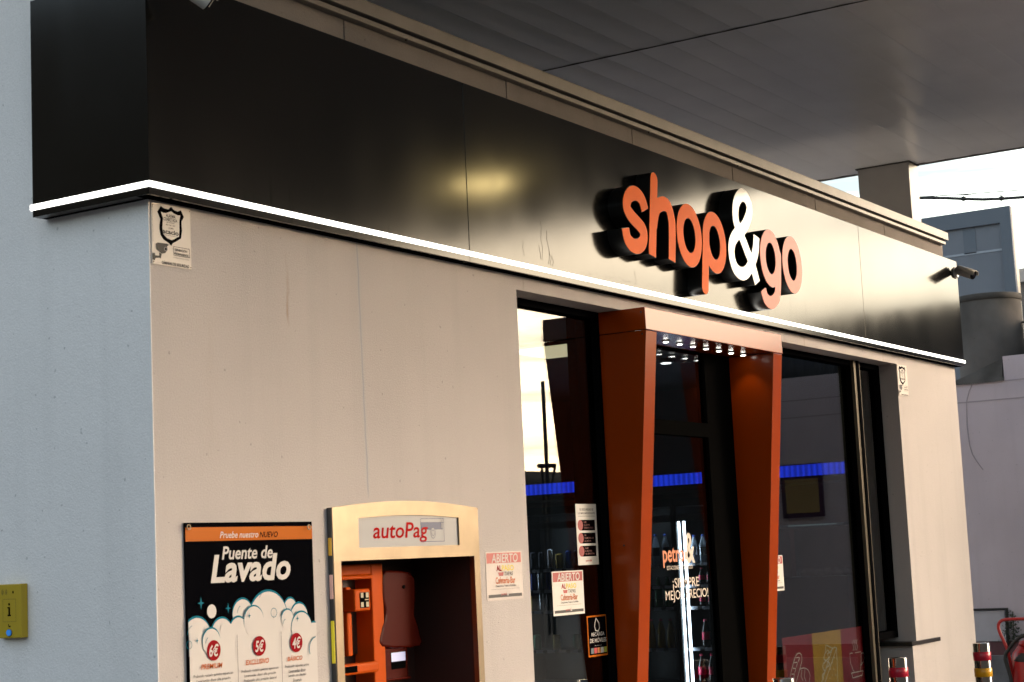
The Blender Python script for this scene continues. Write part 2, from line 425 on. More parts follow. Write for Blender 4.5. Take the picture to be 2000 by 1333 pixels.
hm = mat('low_sky_blocker_dark', (.014, .015, .013), .95, var=.4, vscale=.2)  # unseen dark ring added to block low sky and darken reflections
g = MB(); ra = 70; vs = []; n = 150
for k in range(n+1):
    ad_ = 75+(350-75)*k/n; a = R(ad_); u_ = min(1, max(0, (ad_-278)/12)); h = (16+2.5*math.sin(k*.21)+1.2*math.sin(k*.53+1)+random.uniform(-.5, .5))*(1-u_)+u_*((6.1+.3*math.sin(k*.7)) if ad_ > 327.5 or ad_ < 313 else (15.0+.5*math.sin(k*.9)) if ad_ < 325 else 10) + 16*math.exp(-((ad_-133)/24)**2)
    for rr, z in ((ra, -.5), (ra+6, h*.7), (ra+14, h), (ra+40, h*.6)): vs.append((rr*math.cos(a), rr*math.sin(a), z))
g.add(vs, [(4*k+j, 4*k+4+j, 4*k+5+j, 4*k+1+j) for k in range(n) for j in range(3)], hm, True)
tag(g.build('low_sky_blocker'), kind='structure')

# ================================================================== SHOP BUILDING
XR, ZL, XA, XB = 8.853, 2.886, 2.457, 7.551
GY = .165
shop = empty('shop_building', (0, 0, 0), 'single-storey petrol station shop with pale rendered walls, big black-framed windows and a flat roof', 'building')
b = MB()   # front wall left of the glazing, with the hole for the pay machine
HX0, HX1, HZ0, HZ1 = 1.0, 1.975, .55, 1.66
b.box(0, HX0, 0, .3, 0, 3.78, WALL); b.box(HX1, XA, 0, .3, 0, 3.78, WALL)
b.box(HX0, HX1, 0, .3, HZ1, 3.78, WALL); b.box(HX0, HX1, 0, .3, 0, HZ0, WALL)
b.box(XA, XB, 0, .3, ZL, 3.78, WALL); b.box(XB, XR, 0, .3, 0, 3.78, WALL)
b.build('front_wall', shop)
b = MB(); b.box(0.0, .25, .301, 6.5, 0, 4.0, SIDE); b.build('side_wall', shop)
# the gable return of the front wall carries a lighter copy of its own paint, skylight put into the colour: a thin coat proud of the core
b = MB(); b.box(-.004, 0, -.0, 6.5, 0, 4.0, SIDE); b.build('side_wall', shop)
b = MB(); b.box(XR-.25, XR, .301, 6.5, 0, 3.9, SIDE); b.box(.251, XR-.251, 6.2, 6.5, 0, 3.9, SIDE); b.build('back_wall', shop)
roofm = mat('roof_gravel', (.05, .05, .05), .9)
b = MB(); b.box(.25, XR-.25, .30, 6.2, 3.2, 3.4, roofm); b.build('roof', shop)
# parapet panels with open joints
js = [-.004, 1.188, 2.456, 3.72, 4.98, 6.25, 7.52, 8.80]
for a, c in zip(js[:-1], js[1:]):
    b = MB(); b.box(a+.004, c-.004, .002, .12, 3.781, 3.925, PARA); b.build('parapet_panel', shop, bevel=.002)
b = MB()
b.box(-.02, 8.78, -.055, .2, 3.938, 4.0, coping_m); b.box(-.015, 8.76, -.038, .18, 3.905, 3.928, coping_m)
b.box(-.01, 8.75, -.02, .17, 3.927, 3.939, coping_d)
for k in range(8):
    x = .45+1.13*k; b.tube([(x, -.036, 3.9), (x, -.046, 3.9)], .006, coping_d, 8)
b.build('coping', shop, bevel=.002)
# window sill / plinth slab on the right
slabm = mat('dark_stone', (.02, .019, .018), .25)
b = MB(); b.box(7.405, 7.995, -.022, .295, .894, .922, slabm); b.build('sill', shop, bevel=.002)
b = MB(); b.box(7.458, 7.9955, -.003, .29, 0, .8935, WALL); b.build('plinth', shop)
# ---- interior
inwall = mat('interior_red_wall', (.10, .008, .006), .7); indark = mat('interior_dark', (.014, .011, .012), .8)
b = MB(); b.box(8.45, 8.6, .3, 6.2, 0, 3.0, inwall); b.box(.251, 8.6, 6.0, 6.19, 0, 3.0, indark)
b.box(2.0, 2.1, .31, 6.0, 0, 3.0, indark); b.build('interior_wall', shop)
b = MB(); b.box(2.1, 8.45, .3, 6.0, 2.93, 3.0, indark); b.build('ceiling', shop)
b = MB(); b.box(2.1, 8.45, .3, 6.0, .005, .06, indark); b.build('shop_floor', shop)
# ---- glazing
def win(name, x0, x1, z0, z1, extra=None):
    fr = MB(); y0, y1 = GY-.035, GY+.05
    fr.box(x0, x1, y0, y1, z1-.035, z1, frame_m); fr.box(x0, x1, y0, y1, z0, z0+.05, frame_m)
    fr.box(x0, x0+.012, y0, y1, z0+.05, z1-.035, frame_m); fr.box(x1-.03, x1, y0, y1, z0+.05, z1-.035, frame_m)
    f = fr.build(name, shop)
    p = MB(); p.box(x0+.012, x1-.03, GY, GY+.006, z0+.05, z1-.035, GLASS); o = p.build('pane', f); return f
w1 = win('window', XA+.001, 3.47, .121, ZL-.001)
w2 = win('window', 5.20, 7.02, .121, ZL-.001)
w3 = win('window', 7.10, XB-.001, .95, ZL-.001)
b = MB(); b.box(7.0, 7.11, GY-.06, GY+.06, .121, ZL-.002, bronze); b.box(7.035, 7.085, GY-.066, GY-.058, .121, ZL-.003, frame_m); b.build('mullion', shop, bevel=.003)
b = MB(); b.box(3.375, 3.47, GY+.055, GY+.11, .12, ZL-.002, black); b.build('mullion', shop)
b = MB(); b.box(7.32, 7.54, GY+.055, GY+.12, .95, ZL-.002, mat('inner_brown', (.02, .008, .006), .5)); b.build('mullion', shop)
# ---- entrance door behind the portal
door = MB()
door.box(3.592, 3.68, GY-.02, GY+.04, .121, 2.80, black); door.box(4.73, 5.072, GY-.02, GY+.04, .121, 2.80, black)
door.box(3.68, 4.73, GY-.02, GY+.04, 2.27, 2.352, black); door.box(3.68, 4.73, GY-.02, GY+.04, 2.76, 2.80, black); door.box(3.68, 4.73, GY-.02, GY+.04, .121, .22, black)
d = door.build('door', shop)
b = MB(); b.box(3.68, 4.73, GY, GY+.006, .22, 2.27, GLASS); b.build('pane', d)
b = MB(); b.box(3.68, 4.73, GY, GY+.006, 2.352, 2.76, GLASS); b.build('pane', d)
vin_o = mat('vinyl_orange', (.55, .16, .05), .5, emit=None); vin_w = mat('vinyl_cream', (.60, .52, .44), .5)
b = MB()
tpx(b, 'petrol', 1296, 1110, 1341, 45, GY-.0015, vin_o, 0, .02)
tpx(b, '&', 1340, 1101, 1358, 60, GY-.0016, vin_w, 0, .02)
tpx(b, 'ESTACIONES DE SERVICIO', 1303, 1114, 1353, 8, GY-.0015, vin_w, 0, .0)
tpx(b, '¡SIEMPRE', 1315, 1154, 1366, 24, GY-.0015, vin_w, 0, .005)
tpx(b, 'MEJOR PRECIO!', 1301, 1179, 1384, 24, GY-.0015, vin_w, 0, .005)
b.build('door_lettering', d)
b = MB(); b.box(4.0, 4.42, .35, .6, 2.40, 2.60, mat('reflection_grey', (.25, .24, .22), .5)); b.build('transom_reflection', shop, bevel=.01)  # grey box standing in for a reflection in the transom glass

# ---- orange portal round the door: front leans back towards the ground
def pz(z): return -.147 + .0912*(2.766-z)      # front edge of the legs
por = MB()
def leg(mb, x0, x1):
    pr = [(x0, GY-.001, .121), (x0, pz(.121), .121), (x0, -.147, 2.764), (x0, GY-.001, 2.764)]
    mb.prism(pr, (x1-x0, 0, 0), reddk)
l1 = MB(); leg(l1, 3.472, 3.591); L1 = l1.build('portal_leg', shop, bevel=.0025)
l2 = MB(); leg(l2, 5.074, 5.197); L2 = l2.build('portal_leg', shop, bevel=.0025)
hb = MB(); hb.prism([(3.470, GY-.001, 2.768), (3.470, -.149, 2.768), (3.470, -.1465, 2.885), (3.470, GY-.001, 2.885)], (1.735, 0, 0), reddk)
HB = hb.build('portal_header', shop, bevel=.0025)
sc_m = mat('screw_head', (.02, .008, .006), .4)
for (y, z) in [(-.125, 2.86), (-.125, 2.745), (.14, 2.77), (.14, 2.66), (.05, 1.66)]:
    s_ = MB(); s_.tube([(3.4695, y, z), (3.467, y, z)], .005, sc_m, 10); s_.build('screw', HB)
spot_e = mat('spot_lens', (.9, .9, .85), .4, emit=(1, .96, .86), estr=5)
spot_r = mat('spot_rim', (.25, .24, .22), .3, 1)
for k in range(9):
    x = 3.672+.1655*k
    s_ = MB(); s_.tube([(x, .015, 2.767), (x, .015, 2.760)], .021, spot_r, 16); s_.tube([(x, .015, 2.7599), (x, .015, 2.757)], .013, spot_e, 16)
    s_.build('downlight', HB)
for x, e in ((3.75, .06), (4.35, .06), (4.94, .25)):
    ld = bpy.data.lights.new('portal_spot', 'SPOT'); ld.energy = e; ld.spot_size = R(70); ld.spot_blend = .7; ld.color = (1, .82, .6); ld.shadow_soft_size = .012
    lo = bpy.data.objects.new('portal_spot', ld); COL.objects.link(lo); lo.location = (x, .015, 2.752)
    if x > 4.9: lo.rotation_euler = (0, R(-22), 0)

# ---- black fascia band with its white light strip
fas = empty('fascia_band', (0, -.07, 2.95), 'satin black signage band round the front and left corner, above the windows', 'sign band')
FD = .07; ZB, ZF, ZS0, ZS1 = 2.952, 3.782, 2.978, 3.0
segs = [(-FD+.0031, 1.962), (1.966, 6.806), (6.810, 8.885)]
# dried water runs and dust flecks, part of the middle panel's surface
def water_marks(mb):
    stain_m = mat('dried_water_mark', (.035, .03, .025), .7, spec=.05)
    def run(px, py0, py1, wd, amp=3):
        pts = []; n = 14; x = 0
        for k in range(n+1):
            py = py0+(py1-py0)*k/n; x += random.uniform(-amp, amp)*.35
            pts.append(at(px+x+(py-py0)*.05, py, -FD-.0004))
        mb.stroke(pts, wd, -FD-.0004, stain_m)
    for q in [(1057, 430, 508, .0016), (1067, 452, 516, .0022), (1073, 490, 518, .0016), (1052, 480, 507, .002), (1021, 470, 500, .0012), (1079, 500, 520, .0018), (1240, 530, 556, .0014)]: run(*q)
    for k in range(46):
        px = random.uniform(1140, 1300); py = 533+(px-1140)*.2+random.gauss(0, 4); x, z = at(px, py, -FD-.0004)
        mb.disc(x, z, random.uniform(.0012, .0032), -FD-.0004, stain_m, n=7, rz=random.uniform(.001, .002))

for a, c in segs:
    b = MB(); b.box(a, c, -FD, -.002, ZS1, ZF, FASC)
    if 1.9 < a < 2: water_marks(b)
    b.build('fascia_panel', fas, bevel=.0015)
    b = MB(); b.box(a, c, -FD, -.03, ZB, ZS0, FASC); b.box(a+.001, c-.001, -.058, -.002, ZB-.0, ZS0-.004, black); b.build('lower_trim', fas)
b = MB(); b.box(-FD, -FD+.003, -FD, .52, ZS1, ZF, FASC); b.box(-FD+.003, -.005, -.0019, .519, ZS1, ZF-.001, FASC); b.build('fascia_panel', fas)
b = MB(); b.box(-FD, -FD+.003, -FD, .52, ZB, ZS0, FASC); b.box(-FD+.003, -.03, -.03, .52, ZB+.0005, ZS0, FASC); b.box(-.058, -.0045, -.03, .519, ZB+.001, ZS0-.004, black); b.build('lower_trim', fas)
b = MB(); b.box(-FD, 8.885, -.06, -.003, ZS0, ZS1, black); b.box(-.06, -.005, -.003, .51, ZS0, ZS1, black); b.build('backing_rail', fas)
b = MB()
b.prism([(-FD-.004, -FD-.004, ZS0+.0005), (8.905, -FD-.004, ZS0+.0005), (8.905, -FD+.006, ZS0+.0005), (-FD+.006, -FD+.006, ZS0+.0005)], (0, 0, .021), led)
b.prism([(-FD-.004, -FD-.004, ZS0+.0005), (-FD+.006, -FD+.006, ZS0+.0005), (-FD+.006, .53, ZS0+.0005), (-FD-.004, .53, ZS0+.0005)], (0, 0, .021), led)
b.build('light_strip', fas)

# ================================================================== SIGN LETTERS
LT = .09; LY = -FD-LT
body_m = mat('letter_return_black', (.006, .006, .006), .35)
face_o = mat('letter_face_orange', (.92, .16, .02), .35, spec=.03)
face_sheen = mat('letter_face_orange_sheen', (.74, .165, .115), .3, spec=.15)  # same orange with the sky's sheen mixed into the colour
face_w = mat('letter_face_white', (.86, .84, .80), .10, spec=.8)
sign = empty('shop_sign', (4.4, LY, 3.3), 'raised sign spelling shop&go in orange and white letters with deep black sides', 'sign')
def z7(a, b): return at(1140+a/4.7615, 320+b/4.7615, LY)
def z8(a, b): return at(1380+a/4.759, 340+b/4.759, LY)
def smooth(pts, n=6):
    out = []; P = [pts[0]]+list(pts)+[pts[-1]]
    for i in range(1, len(P)-2):
        p0, p1, p2, p3 = P[i-1], P[i], P[i+1], P[i+2]
        for k in range(n):
            t = k/n
            out.append(tuple(.5*((2*p1[j])+(-p0[j]+p2[j])*t+(2*p0[j]-5*p1[j]+4*p2[j]-p3[j])*t*t+(-p0[j]+3*p1[j]-3*p2[j]+p3[j])*t**3) for j in (0, 1)))
    out.append(pts[-1]); return out
def ell(f, c, r_, d_, n=36):
    return [f(c[0]+r_[0]*math.cos(t)+d_[0]*math.sin(t), c[1]+r_[1]*math.cos(t)+d_[1]*math.sin(t)) for t in [2*math.pi*k/n for k in range(n+1)]]
HW = .0405
def P7(*p): return [z7(a, b) for a, b in p]
def P8(*p): return [z8(a, b) for a, b in p]
def unit(a, b):
    l = math.hypot(b[0]-a[0], b[1]-a[1]); return ((b[0]-a[0])/l, (b[1]-a[1])/l)
LETTERS = []
s1 = smooth(P7((572, 437), (548, 350), (512, 295), (465, 274), (420, 305), (400, 380), (415, 440), (455, 500), (510, 560), (550, 610), (563, 670), (548, 735), (505, 770), (450, 752), (408, 690), (390, 596)))
LETTERS.append(('s', [(s1, HW)], face_o, [s1[0], s1[-1]]))
st = P7((655, 150), (640, 859)); ar = smooth(P7((652, 560), (668, 450), (692, 395), (743, 372), (790, 410), (820, 530), (825, 680), (823, 906)))
LETTERS.append(('h', [(st, HW), (ar, HW)], face_o, [st[-1], ar[-1]]))
LETTERS.append(('o', [(ell(z7, (984, 669), (86, 22), (15, 229)), HW)], face_o, []))
st = P7((1140, 640), (1132, 1150)); bo = ell(z8, (75, 640), (79, 20), (16, 223))
LETTERS.append(('p', [(st, HW), (bo, HW)], face_o, []))
am = smooth(P8((474, 1017), (432, 860), (383, 730), (338, 610), (300, 515), (272, 420), (272, 300), (296, 225), (330, 196), (370, 225), (399, 310), (390, 400), (345, 500), (285, 555), (246, 620), (232, 700), (243, 800), (275, 885), (328, 928), (380, 905), (430, 810), (458, 700), (464, 578)))
LETTERS.append(('and', [(am, HW*.98)], face_w, [am[0], am[-1]]))
bo = ell(z8, (596, 786), (71, 18), (12, 208)); st = smooth(P8((668, 760), (668, 900), (667, 1050), (652, 1150), (605, 1197), (555, 1160), (529, 1072)))
LETTERS.append(('g', [(bo, HW), (st, HW)], face_sheen, [st[-1]]))
LETTERS.append(('o', [(ell(z8, (797, 846), (66, 17), (14, 207)), HW)], face_sheen, []))
LNAME = {'s': 'orange letter s at the start of the sign', 'h': 'orange letter h', 'p': 'orange letter p', 'and': 'white ampersand, the tallest character of the sign', 'g': 'orange letter g with painted sheen'}
import numpy as np
for ch, paths, fm, ends in LETTERS:
    X, Z, D = letter_shape(paths, HW)
    for e in ends:
        for pts, _ in paths:
            if pts[0] == e: D = cut_cap(X, Z, D, e, unit(pts[2], pts[0]), HW*1.35)
            if pts[-1] == e: D = cut_cap(X, Z, D, e, unit(pts[-3], pts[-1]) if len(pts) > 2 else unit(pts[0], pts[-1]), HW*1.35)
    V, F, B = march(X, Z, D)
    mb = MB(); n = len(V)
    vs = [(x, LY+.003, z) for x, z in V] + [(x, -FD-.0005, z) for x, z in V]
    mb.add(vs, [(a, c, c+n, a+n) for a, c in B], body_m, True)
    mb.add(vs, F, body_m)
    ob = mb.build('letter', sign)
    if ch in LNAME: tag(ob, LNAME[ch])
    elif fm is face_o: tag(ob, 'orange letter o between h and p')
    else: tag(ob, 'orange letter o with painted sheen at the end of the sign')
    V, F, B = march(X, Z, D+.0015)
    n = len(V); mb = MB(); vs = [(x, LY, z) for x, z in V] + [(x, LY+.0029, z) for x, z in V]
    mb.add(vs, F, fm); mb.add(vs, [(a, c, c+n, a+n) for a, c in B], fm)
    mb.build('face', ob)

# ================================================================== CANOPY
can_m = mat('canopy_soffit_paint', (.74, .75, .77), .28, .0, var=.05, vscale=2, spec=.25)
col_m = mat('column_cladding', (.28, .27, .26), .35, .0, var=.05)
can = empty('forecourt_canopy', (10.5, 1.0, 0), 'large grey forecourt canopy with long soffit panels and one square clad column', 'canopy')
CZ_, CX0, CX1, CY0, CY1 = 5.0, -.7, 10.66, -14.0, 8.5
def soffit(x0, x1):
    mb = MB(); y = 1.5+.2445*28
    while y > CY0:
        a = y; c = y-.2445
        # each panel is a shallow sagging tray, the next one tucked behind its lip
        vs = []; n = 8
        for k in range(n+1):
            t = k/n; zz = CZ_-.0035*math.sin(math.pi*t**1.3)-.0012*t; yk = a+(c-a)*t
            vs += [(x0, yk, zz), (x1, yk, zz)]
        mb.add(vs, [(2*k, 2*k+1, 2*k+3, 2*k+2) for k in range(n)], can_m, True)
        mb.add([(x0, c, CZ_-.0012), (x1, c, CZ_-.0012), (x1, c, CZ_+.001), (x0, c, CZ_+.001)], [(0, 1, 2, 3)], can_m)
        y = c
    return mb
soffit(CX0, 5.735).build('soffit', can); soffit(5.745, CX1-.03).build('soffit', can)
b = MB(); b.box(5.733, 5.747, CY0+.1, 8.3, CZ_-.0065, CZ_-.0045, coping_d); b.build('soffit_joint', can)
b = MB(); b.box(CX0, CX1, CY0, CY1, CZ_+.021, CZ_+.06, coping_d)
b.box(CX0, CX1, CY0, CY1, CZ_+.06, CZ_+.75, mat('canopy_edge_grey', (.35, .35, .36), .5))
b.build('roof_slab', can)
b = MB(); b.box(CX1-.028, CX1+.01, CY0, CY1, CZ_-.012, CZ_+.07, mat('canopy_trim', (.12, .11, .11), .4)); b.build('edge_trim', can)
b = MB(); b.box(10.43, 10.665, .79, 1.27, 0, CZ_-.012, col_m); b.build('column', can, bevel=.006)
b = MB(); b.box(10.415, 10.68, .775, 1.285, CZ_-.014, CZ_-.0065, coping_d); b.build('column_collar', can)
for (lx, ly) in [(8.35, -4.1)]:
    dl = MB(); dl.box(lx-.22, lx+.22, ly-.22, ly+.22, CZ_-.03, CZ_-.004, coping_m)
    f_ = dl.build('canopy_light', can)
    e_ = MB(); e_.box(lx-.12, lx+.12, ly-.12, ly+.12, CZ_-.036, CZ_-.031, mat('canopy_lamp', (.9, .85, .6), .5, emit=(1, .74, .30), estr=30)); e_.build('lens', f_)

# ================================================================== WALL POSTER
def add_poster():
    PX0, PX1, PZ1, PZ0 = .137, .852, 1.795, .80
    mb = MB(); mb.box(PX0, PX1, -.010, -.001, PZ0, PZ1, blk_print)
    y = -.0104; box = (PX0+.0005, PX1-.0005, PZ0, PZ1)
    def P(a, b_): return at(280+a/3.775, 980+b_/3.775, y)
    def Q(a, b_): return 350+a/7.407, 1200+b_/7.407
    mb.rect(PX0, PX1, 1.728, 1.778, y, orange_p)
    tpx(mb, 'Pruebe nuestro', 280+565/3.775, 980+270/3.775, 280+848/3.775, 47/3.775, y-.0006, white_m, .25, .008)
    tpx(mb, 'NUEVO', 280+857/3.775, 980+265/3.775, 280+992/3.775, 43/3.775, y-.0006, blk_print, .25, .015)
    tpx(mb, 'Puente de', 280+580/3.775, 980+430/3.775, 280+955/3.775, 98/3.775, y-.0006, white_m, .2, .02)
    tpx(mb, 'Lavado', 280+498/3.775, 980+605/3.775, 280+1088/3.775, 210/3.775, y-.0012, white_m, .2, .03)
    k = [0]
    def cloud(cx, top, hw, sh=.0065, wf=.985):
        r = hw/3.775/346; x, zt = P(cx, top); zc = zt-r
        k[0] += 1; mb.disc(x, zc, r, y-.0004*k[0], teal, clip=box)
        k[0] += 1; mb.disc(x+.001, zc-sh, r*wf, y-.0004*k[0], white_m, clip=box)
    for c in [(728, 707, 74), (1078, 702, 48), (912, 648, 152), (1140, 738, 68), (385, 843, 98), (570, 848, 76), (690, 840, 62), (1245, 880, 34)]: cloud(*c)
    k[0] += 1
    z1 = P(400, 965)[1]; mb.rect(PX0+.0005, PX1-.0005, PZ0+.0005, z1, y-.0004*k[0], white_m)
    xa = P(690, 800)[0]; xb = P(1190, 800)[0]; mb.rect(xa, xb, z1-.01, P(700, 868)[1], y-.0004*k[0]-.0001, white_m)
    xa = P(560, 900)[0]; mb.rect(xa, P(730, 900)[0], z1-.01, P(600, 905)[1], y-.0004*k[0]-.0002, white_m)
    k[0] += 1
    for c in [(800, 762, 74, .005), (1047, 788, 48, .005), (1148, 803, 80, .006), (483, 925, 62, .006)]: cloud(*c)
    x, z = P(1262, 995); r = 62/3.775/346; yy = y-.0004*(k[0]+1)
    ring(mb, x, z-r, r, .004, yy, teal, a0=100, a1=200)
    yy -= .0005
    x, z = P(487, 810); mb.disc(x, z, .0245, yy, white_m)
    for (a, b_, hw) in [(945, 820, 22), (320, 1058, 18)]:
        x, z = P(a, b_); ring(mb, x, z, hw/3.775/346, .0022, yy, teal)
    for (a, b_, r) in [(408, 750, .024), (608, 788, .02), (765, 842, .012), (1120, 862, .013), (380, 1027, .012)]:
        x, z = P(a, b_); star(mb, x, z, r, yy, teal)
    for (a, b_, hw, t0, t1) in [(905, 700, 75, 110, 150), (720, 770, 45, 120, 170), (360, 930, 50, 110, 170), (478, 990, 35, 120, 170), (1040, 850, 30, 110, 165)]:
        x, z = P(a, b_+20); ring(mb, x, z-.02, hw/3.775/346, .0022, yy, teal, 10, t0, t1)
    for (a, b_, t) in [(467, 524, '6€'), (1128, 460, '5€'), (1663, 411, '4€')]:
        q = Q(a, b_); x, z = at(*q, y); mb.disc(x, z, .0365, yy, red_p)
        text(mb, t, x-.025, x+.025, z-.022, z+.022, yy-.0006, white_m, .2, .02)
    for t, l, bt, r_, h in [('PREMIUM', 318, 808, 628, 78), ('EXCLUSIVO', 966, 740, 1300, 74), ('BÁSICO', 1570, 682, 1783, 80)]:
        q = Q(l, bt); tpx(mb, t, q[0], q[1], Q(r_, 0)[0], h/7.407, yy, orange_t, .2, .012)
    lines = [(172, 940, 748, ['Prelavado rociado químico espumoso', 'Lavaruedas disco alta presión', 'Prelavado alta presión lateral', 'Prelavado espuma activa', 'Lavado con champú', 'Encerado y secado']),
             (865, 862, 1405, ['Prelavado rociado químico espumoso', 'Lavaruedas disco alta presión', 'Prelavado alta presión lateral', 'Prelavado espuma activa', 'Lavado con champú', 'Encerado y secado']),
             (1495, 792, 1845, ['Prelavado espuma activa', 'Lavaruedas disco', 'Lavado con champú', 'Encerado', 'Secado'])]
    for l, bt, r_, ls in lines:
        x0, z0 = at(*Q(l, bt), y); x1 = xat(Q(r_, 0)[0], z0, y); cx = (x0+x1)/2; full = x1-x0; m0 = max(len(s) for s in ls)
        for i, s in enumerate(ls):
            wd = full*len(s)/m0; text(mb, s, cx-wd/2, cx+wd/2, z0-.0176*i, z0-.0176*i+.0125, yy, dkprint, .2, .012)
    for a, b_ in [(805, 300), (1440, 250)]:
        x, z = at(*Q(a, b_), y); mb.rect(x-.001, x+.001, PZ0+.02, z, yy, dkprint)
    for a in (316, 1203):
        x, z = P(a, 190)
        mb.lathe([(.011, 0), (.011, .002), (.009, .003), (.0065, .002), (.0065, 0)], (0, 0, 0), steel, 20)
        n = 20*5
        for i in range(len(mb.v)-n, len(mb.v)):
            u, v_, w_ = mb.v[i]; mb.v[i] = (x+u, yy-w_, z+v_)
    o = mb.build('poster', loc=(.49, 0, PZ0))
    tag(o, 'large black and white car wash price poster left of the pay machine', 'poster')
add_poster()

# ================================================================== ALARM SIGNS
def add_alarm(x_off, z_off, label, lean=0):
    mb = MB(); y = -.0045
    plate = mat('sign_plate_pink_white', (.60, .55, .50), .45)
    mb.box(.006, .209, -.004, -.0005, 2.720, 2.946, plate)
    def K(a, b_): return at(250+a/5.793, 330+b_/5.793, y)
    out = [(330, 485), (370, 420), (400, 445), (455, 460), (487, 430), (515, 465), (560, 485), (598, 470), (632, 548), (605, 600), (607, 650), (612, 700), (600, 790), (540, 828), (505, 845), (488, 875), (465, 845), (400, 800), (368, 750), (355, 680), (355, 640), (365, 570)]
    inn = [(370, 485), (400, 500), (430, 502), (487, 482), (520, 510), (560, 528), (590, 530), (578, 600), (580, 700), (575, 768), (520, 798), (490, 808), (440, 785), (402, 745), (390, 700), (388, 660), (395, 560)]
    mb.poly([(x, y-.0003, z) for x, z in [K(*p) for p in out]], blk_print)
    mb.poly([(x, y-.0007, z) for x, z in [K(*p) for p in inn]], plate)
    yy = y-.0011
    def tk(s, l, b_, r_, h, bold=.01): tpx(mb, s, 250+l/5.793, 330+b_/5.793, 250+r_/5.793, h/5.793, yy, dkprint, 0, bold)
    tk('ALARMA', 428, 545, 538, 38, .03); tk('CONECTADA', 402, 583, 558, 38, .03); tk('24 HORAS', 436, 612, 525, 18); tk('902 361 365', 428, 640, 532, 18); tk('ALARMAS', 455, 680, 515, 20)
    tk('acacio', 390, 728, 574, 52, .035)
    x0, z0 = K(405, 745); x1, z1 = K(560, 775); mb.rect(x0, x1, z0-.001, z0, yy, dkprint)
    bx = [K(512, 880), K(692, 915), K(692, 1012), K(512, 978)]; bx = [(bx[0][0], bx[0][1]), (bx[1][0], bx[0][1]), (bx[1][0], bx[3][1]), (bx[0][0], bx[3][1])]
    mb.stroke(bx+[bx[0]], .0018, yy, dkprint)
    tk('GRABACIÓN', 532, 930, 670, 36, .03); tk('PERMANENTE', 524, 970, 684, 24, .03); tk('AUTORIZADO POR LA DGP', 512, 1008, 692, 9, 0)
    tk('CÁMARAS DE SEGURIDAD', 382, 1076, 692, 44, .03)
    text(mb, 'ALARMA CONECTADA A CENTRAL RECEPTORA', .0085, .0125, 2.80, 2.935, yy, dkprint, vert=True)
    # little camera pictogram
    cam_p = [(312, 850), (330, 835), (440, 848), (462, 862), (440, 880), (446, 920), (420, 955), (380, 962), (360, 945), (318, 910)]
    mb.poly([(x, yy, z) for x, z in [K(*p) for p in cam_p]], dkprint)
    x, z = K(424, 910); mb.disc(x, z, .0085, yy-.0003, mat('mid_grey_print', (.15, .15, .17), .5)); mb.disc(x, z, .005, yy-.0006, blk_print)
    mb.poly([(x, yy, z) for x, z in [K(*p) for p in [(352, 945), (378, 965), (368, 1020), (355, 1008), (310, 1010), (300, 1040), (275, 1020), (275, 950), (300, 952), (308, 980), (350, 985)]]], dkprint)
    for dx, dz in ((.012, 2.936), (.203, 2.936), (.012, 2.727), (.203, 2.727)): mb.tube([(dx, yy, dz), (dx, yy-.002, dz)], .002, steel, 8)
    mb.v = [(x+x_off, y_, z+z_off) for x, y_, z in mb.v]
    o = mb.build('alarm_sign', loc=(x_off+.107, 0, 2.72+z_off)); tag(o, label, 'sign', 'alarm notice plates')
add_alarm(0, 0, 'white alarm and security camera notice on the corner nearest the viewer, under the black band')
add_alarm(7.548, -.061, 'white alarm notice high on the wall right of the windows, the farther of the two')

# ================================================================== OPEN / CAFE NOTICES
paper = mat('notice_paper', (.60, .585, .55), .5)
paper_w = mat('sleeved_notice_paper', (.62, .56, .53), .25, bump=1.0, bscale=14)
yellow_i = mat('yellow_ink', (.62, .48, .03), .5); redhead = mat('dull_red_header', (.33, .035, .03), .5); redhead2 = mat('faded_red_header', (.45, .10, .09), .3)
def notice(x, z, y, pm, hm, label, wall=False):
    w_, h_ = .305, .218; mb = MB(); mb.box(0, w_, -.0012, -.0002, 0, h_, pm); yy = -.0016
    mb.rect(.008, w_-.008, h_-.052, h_-.006, yy, hm); y2 = yy-.0004
    text(mb, 'ABIERTO', .048, w_-.035, h_-.050, h_-.010, y2, white_m, .1, .015)
    text(mb, 'AL', .085, .128, .130, .156, y2, red_p, 0, .03); text(mb, 'PASO', .130, .232, .130, .156, y2, yellow_i, 0, .03)
    text(mb, 'TAPAS', .150, .222, .108, .126, y2, dkprint, 0, .015)
    mb.poly([(.098, y2, .124), (.145, y2, .124), (.138, y2, .108), (.105, y2, .108)], redhead)
    text(mb, 'Cafetería-Bar', .075, .240, .073, .103, y2, orange_t, 0, .012)
    text(mb, 'Desayunos, Tapas y Comidas', .075, .245, .056, .068, y2, dkprint, 0, .01)
    mb.rect(.035, .275, .0485, .0495, y2, dkprint)
    mb.rect(.012, w_-.012, .012, .026, yy, dkprint); text(mb, 'petrol', .118, .162, .018, .032, y2-.0003, redhead, 0, .02); text(mb, '&', .164, .180, .018, .040, y2-.0003, white_m, 0, .02)
    if wall:
        for a, b_ in ((.003, .003), (w_-.003, .003), (.003, h_-.003), (w_-.003, h_-.003)): pass
    mb.v = [(a+x, b_+y, c+z) for a, b_, c in mb.v]
    o = mb.build('notice', loc=(x+w_/2, y, z)); tag(o, label, 'notice', 'open cafe notices'); return o
notice(2.085, 1.434, -.001, paper_w, redhead2, 'crumpled ABIERTO cafe notice in a plastic sleeve on the wall between pay machine and window', True)
notice(2.922, 1.328, GY-.001, paper, redhead, 'flat ABIERTO cafe notice stuck inside the left window beside the bottles')
notice(5.405, 1.349, GY-.001, paper, redhead, 'ABIERTO cafe notice mostly hidden behind the right leg of the orange portal')
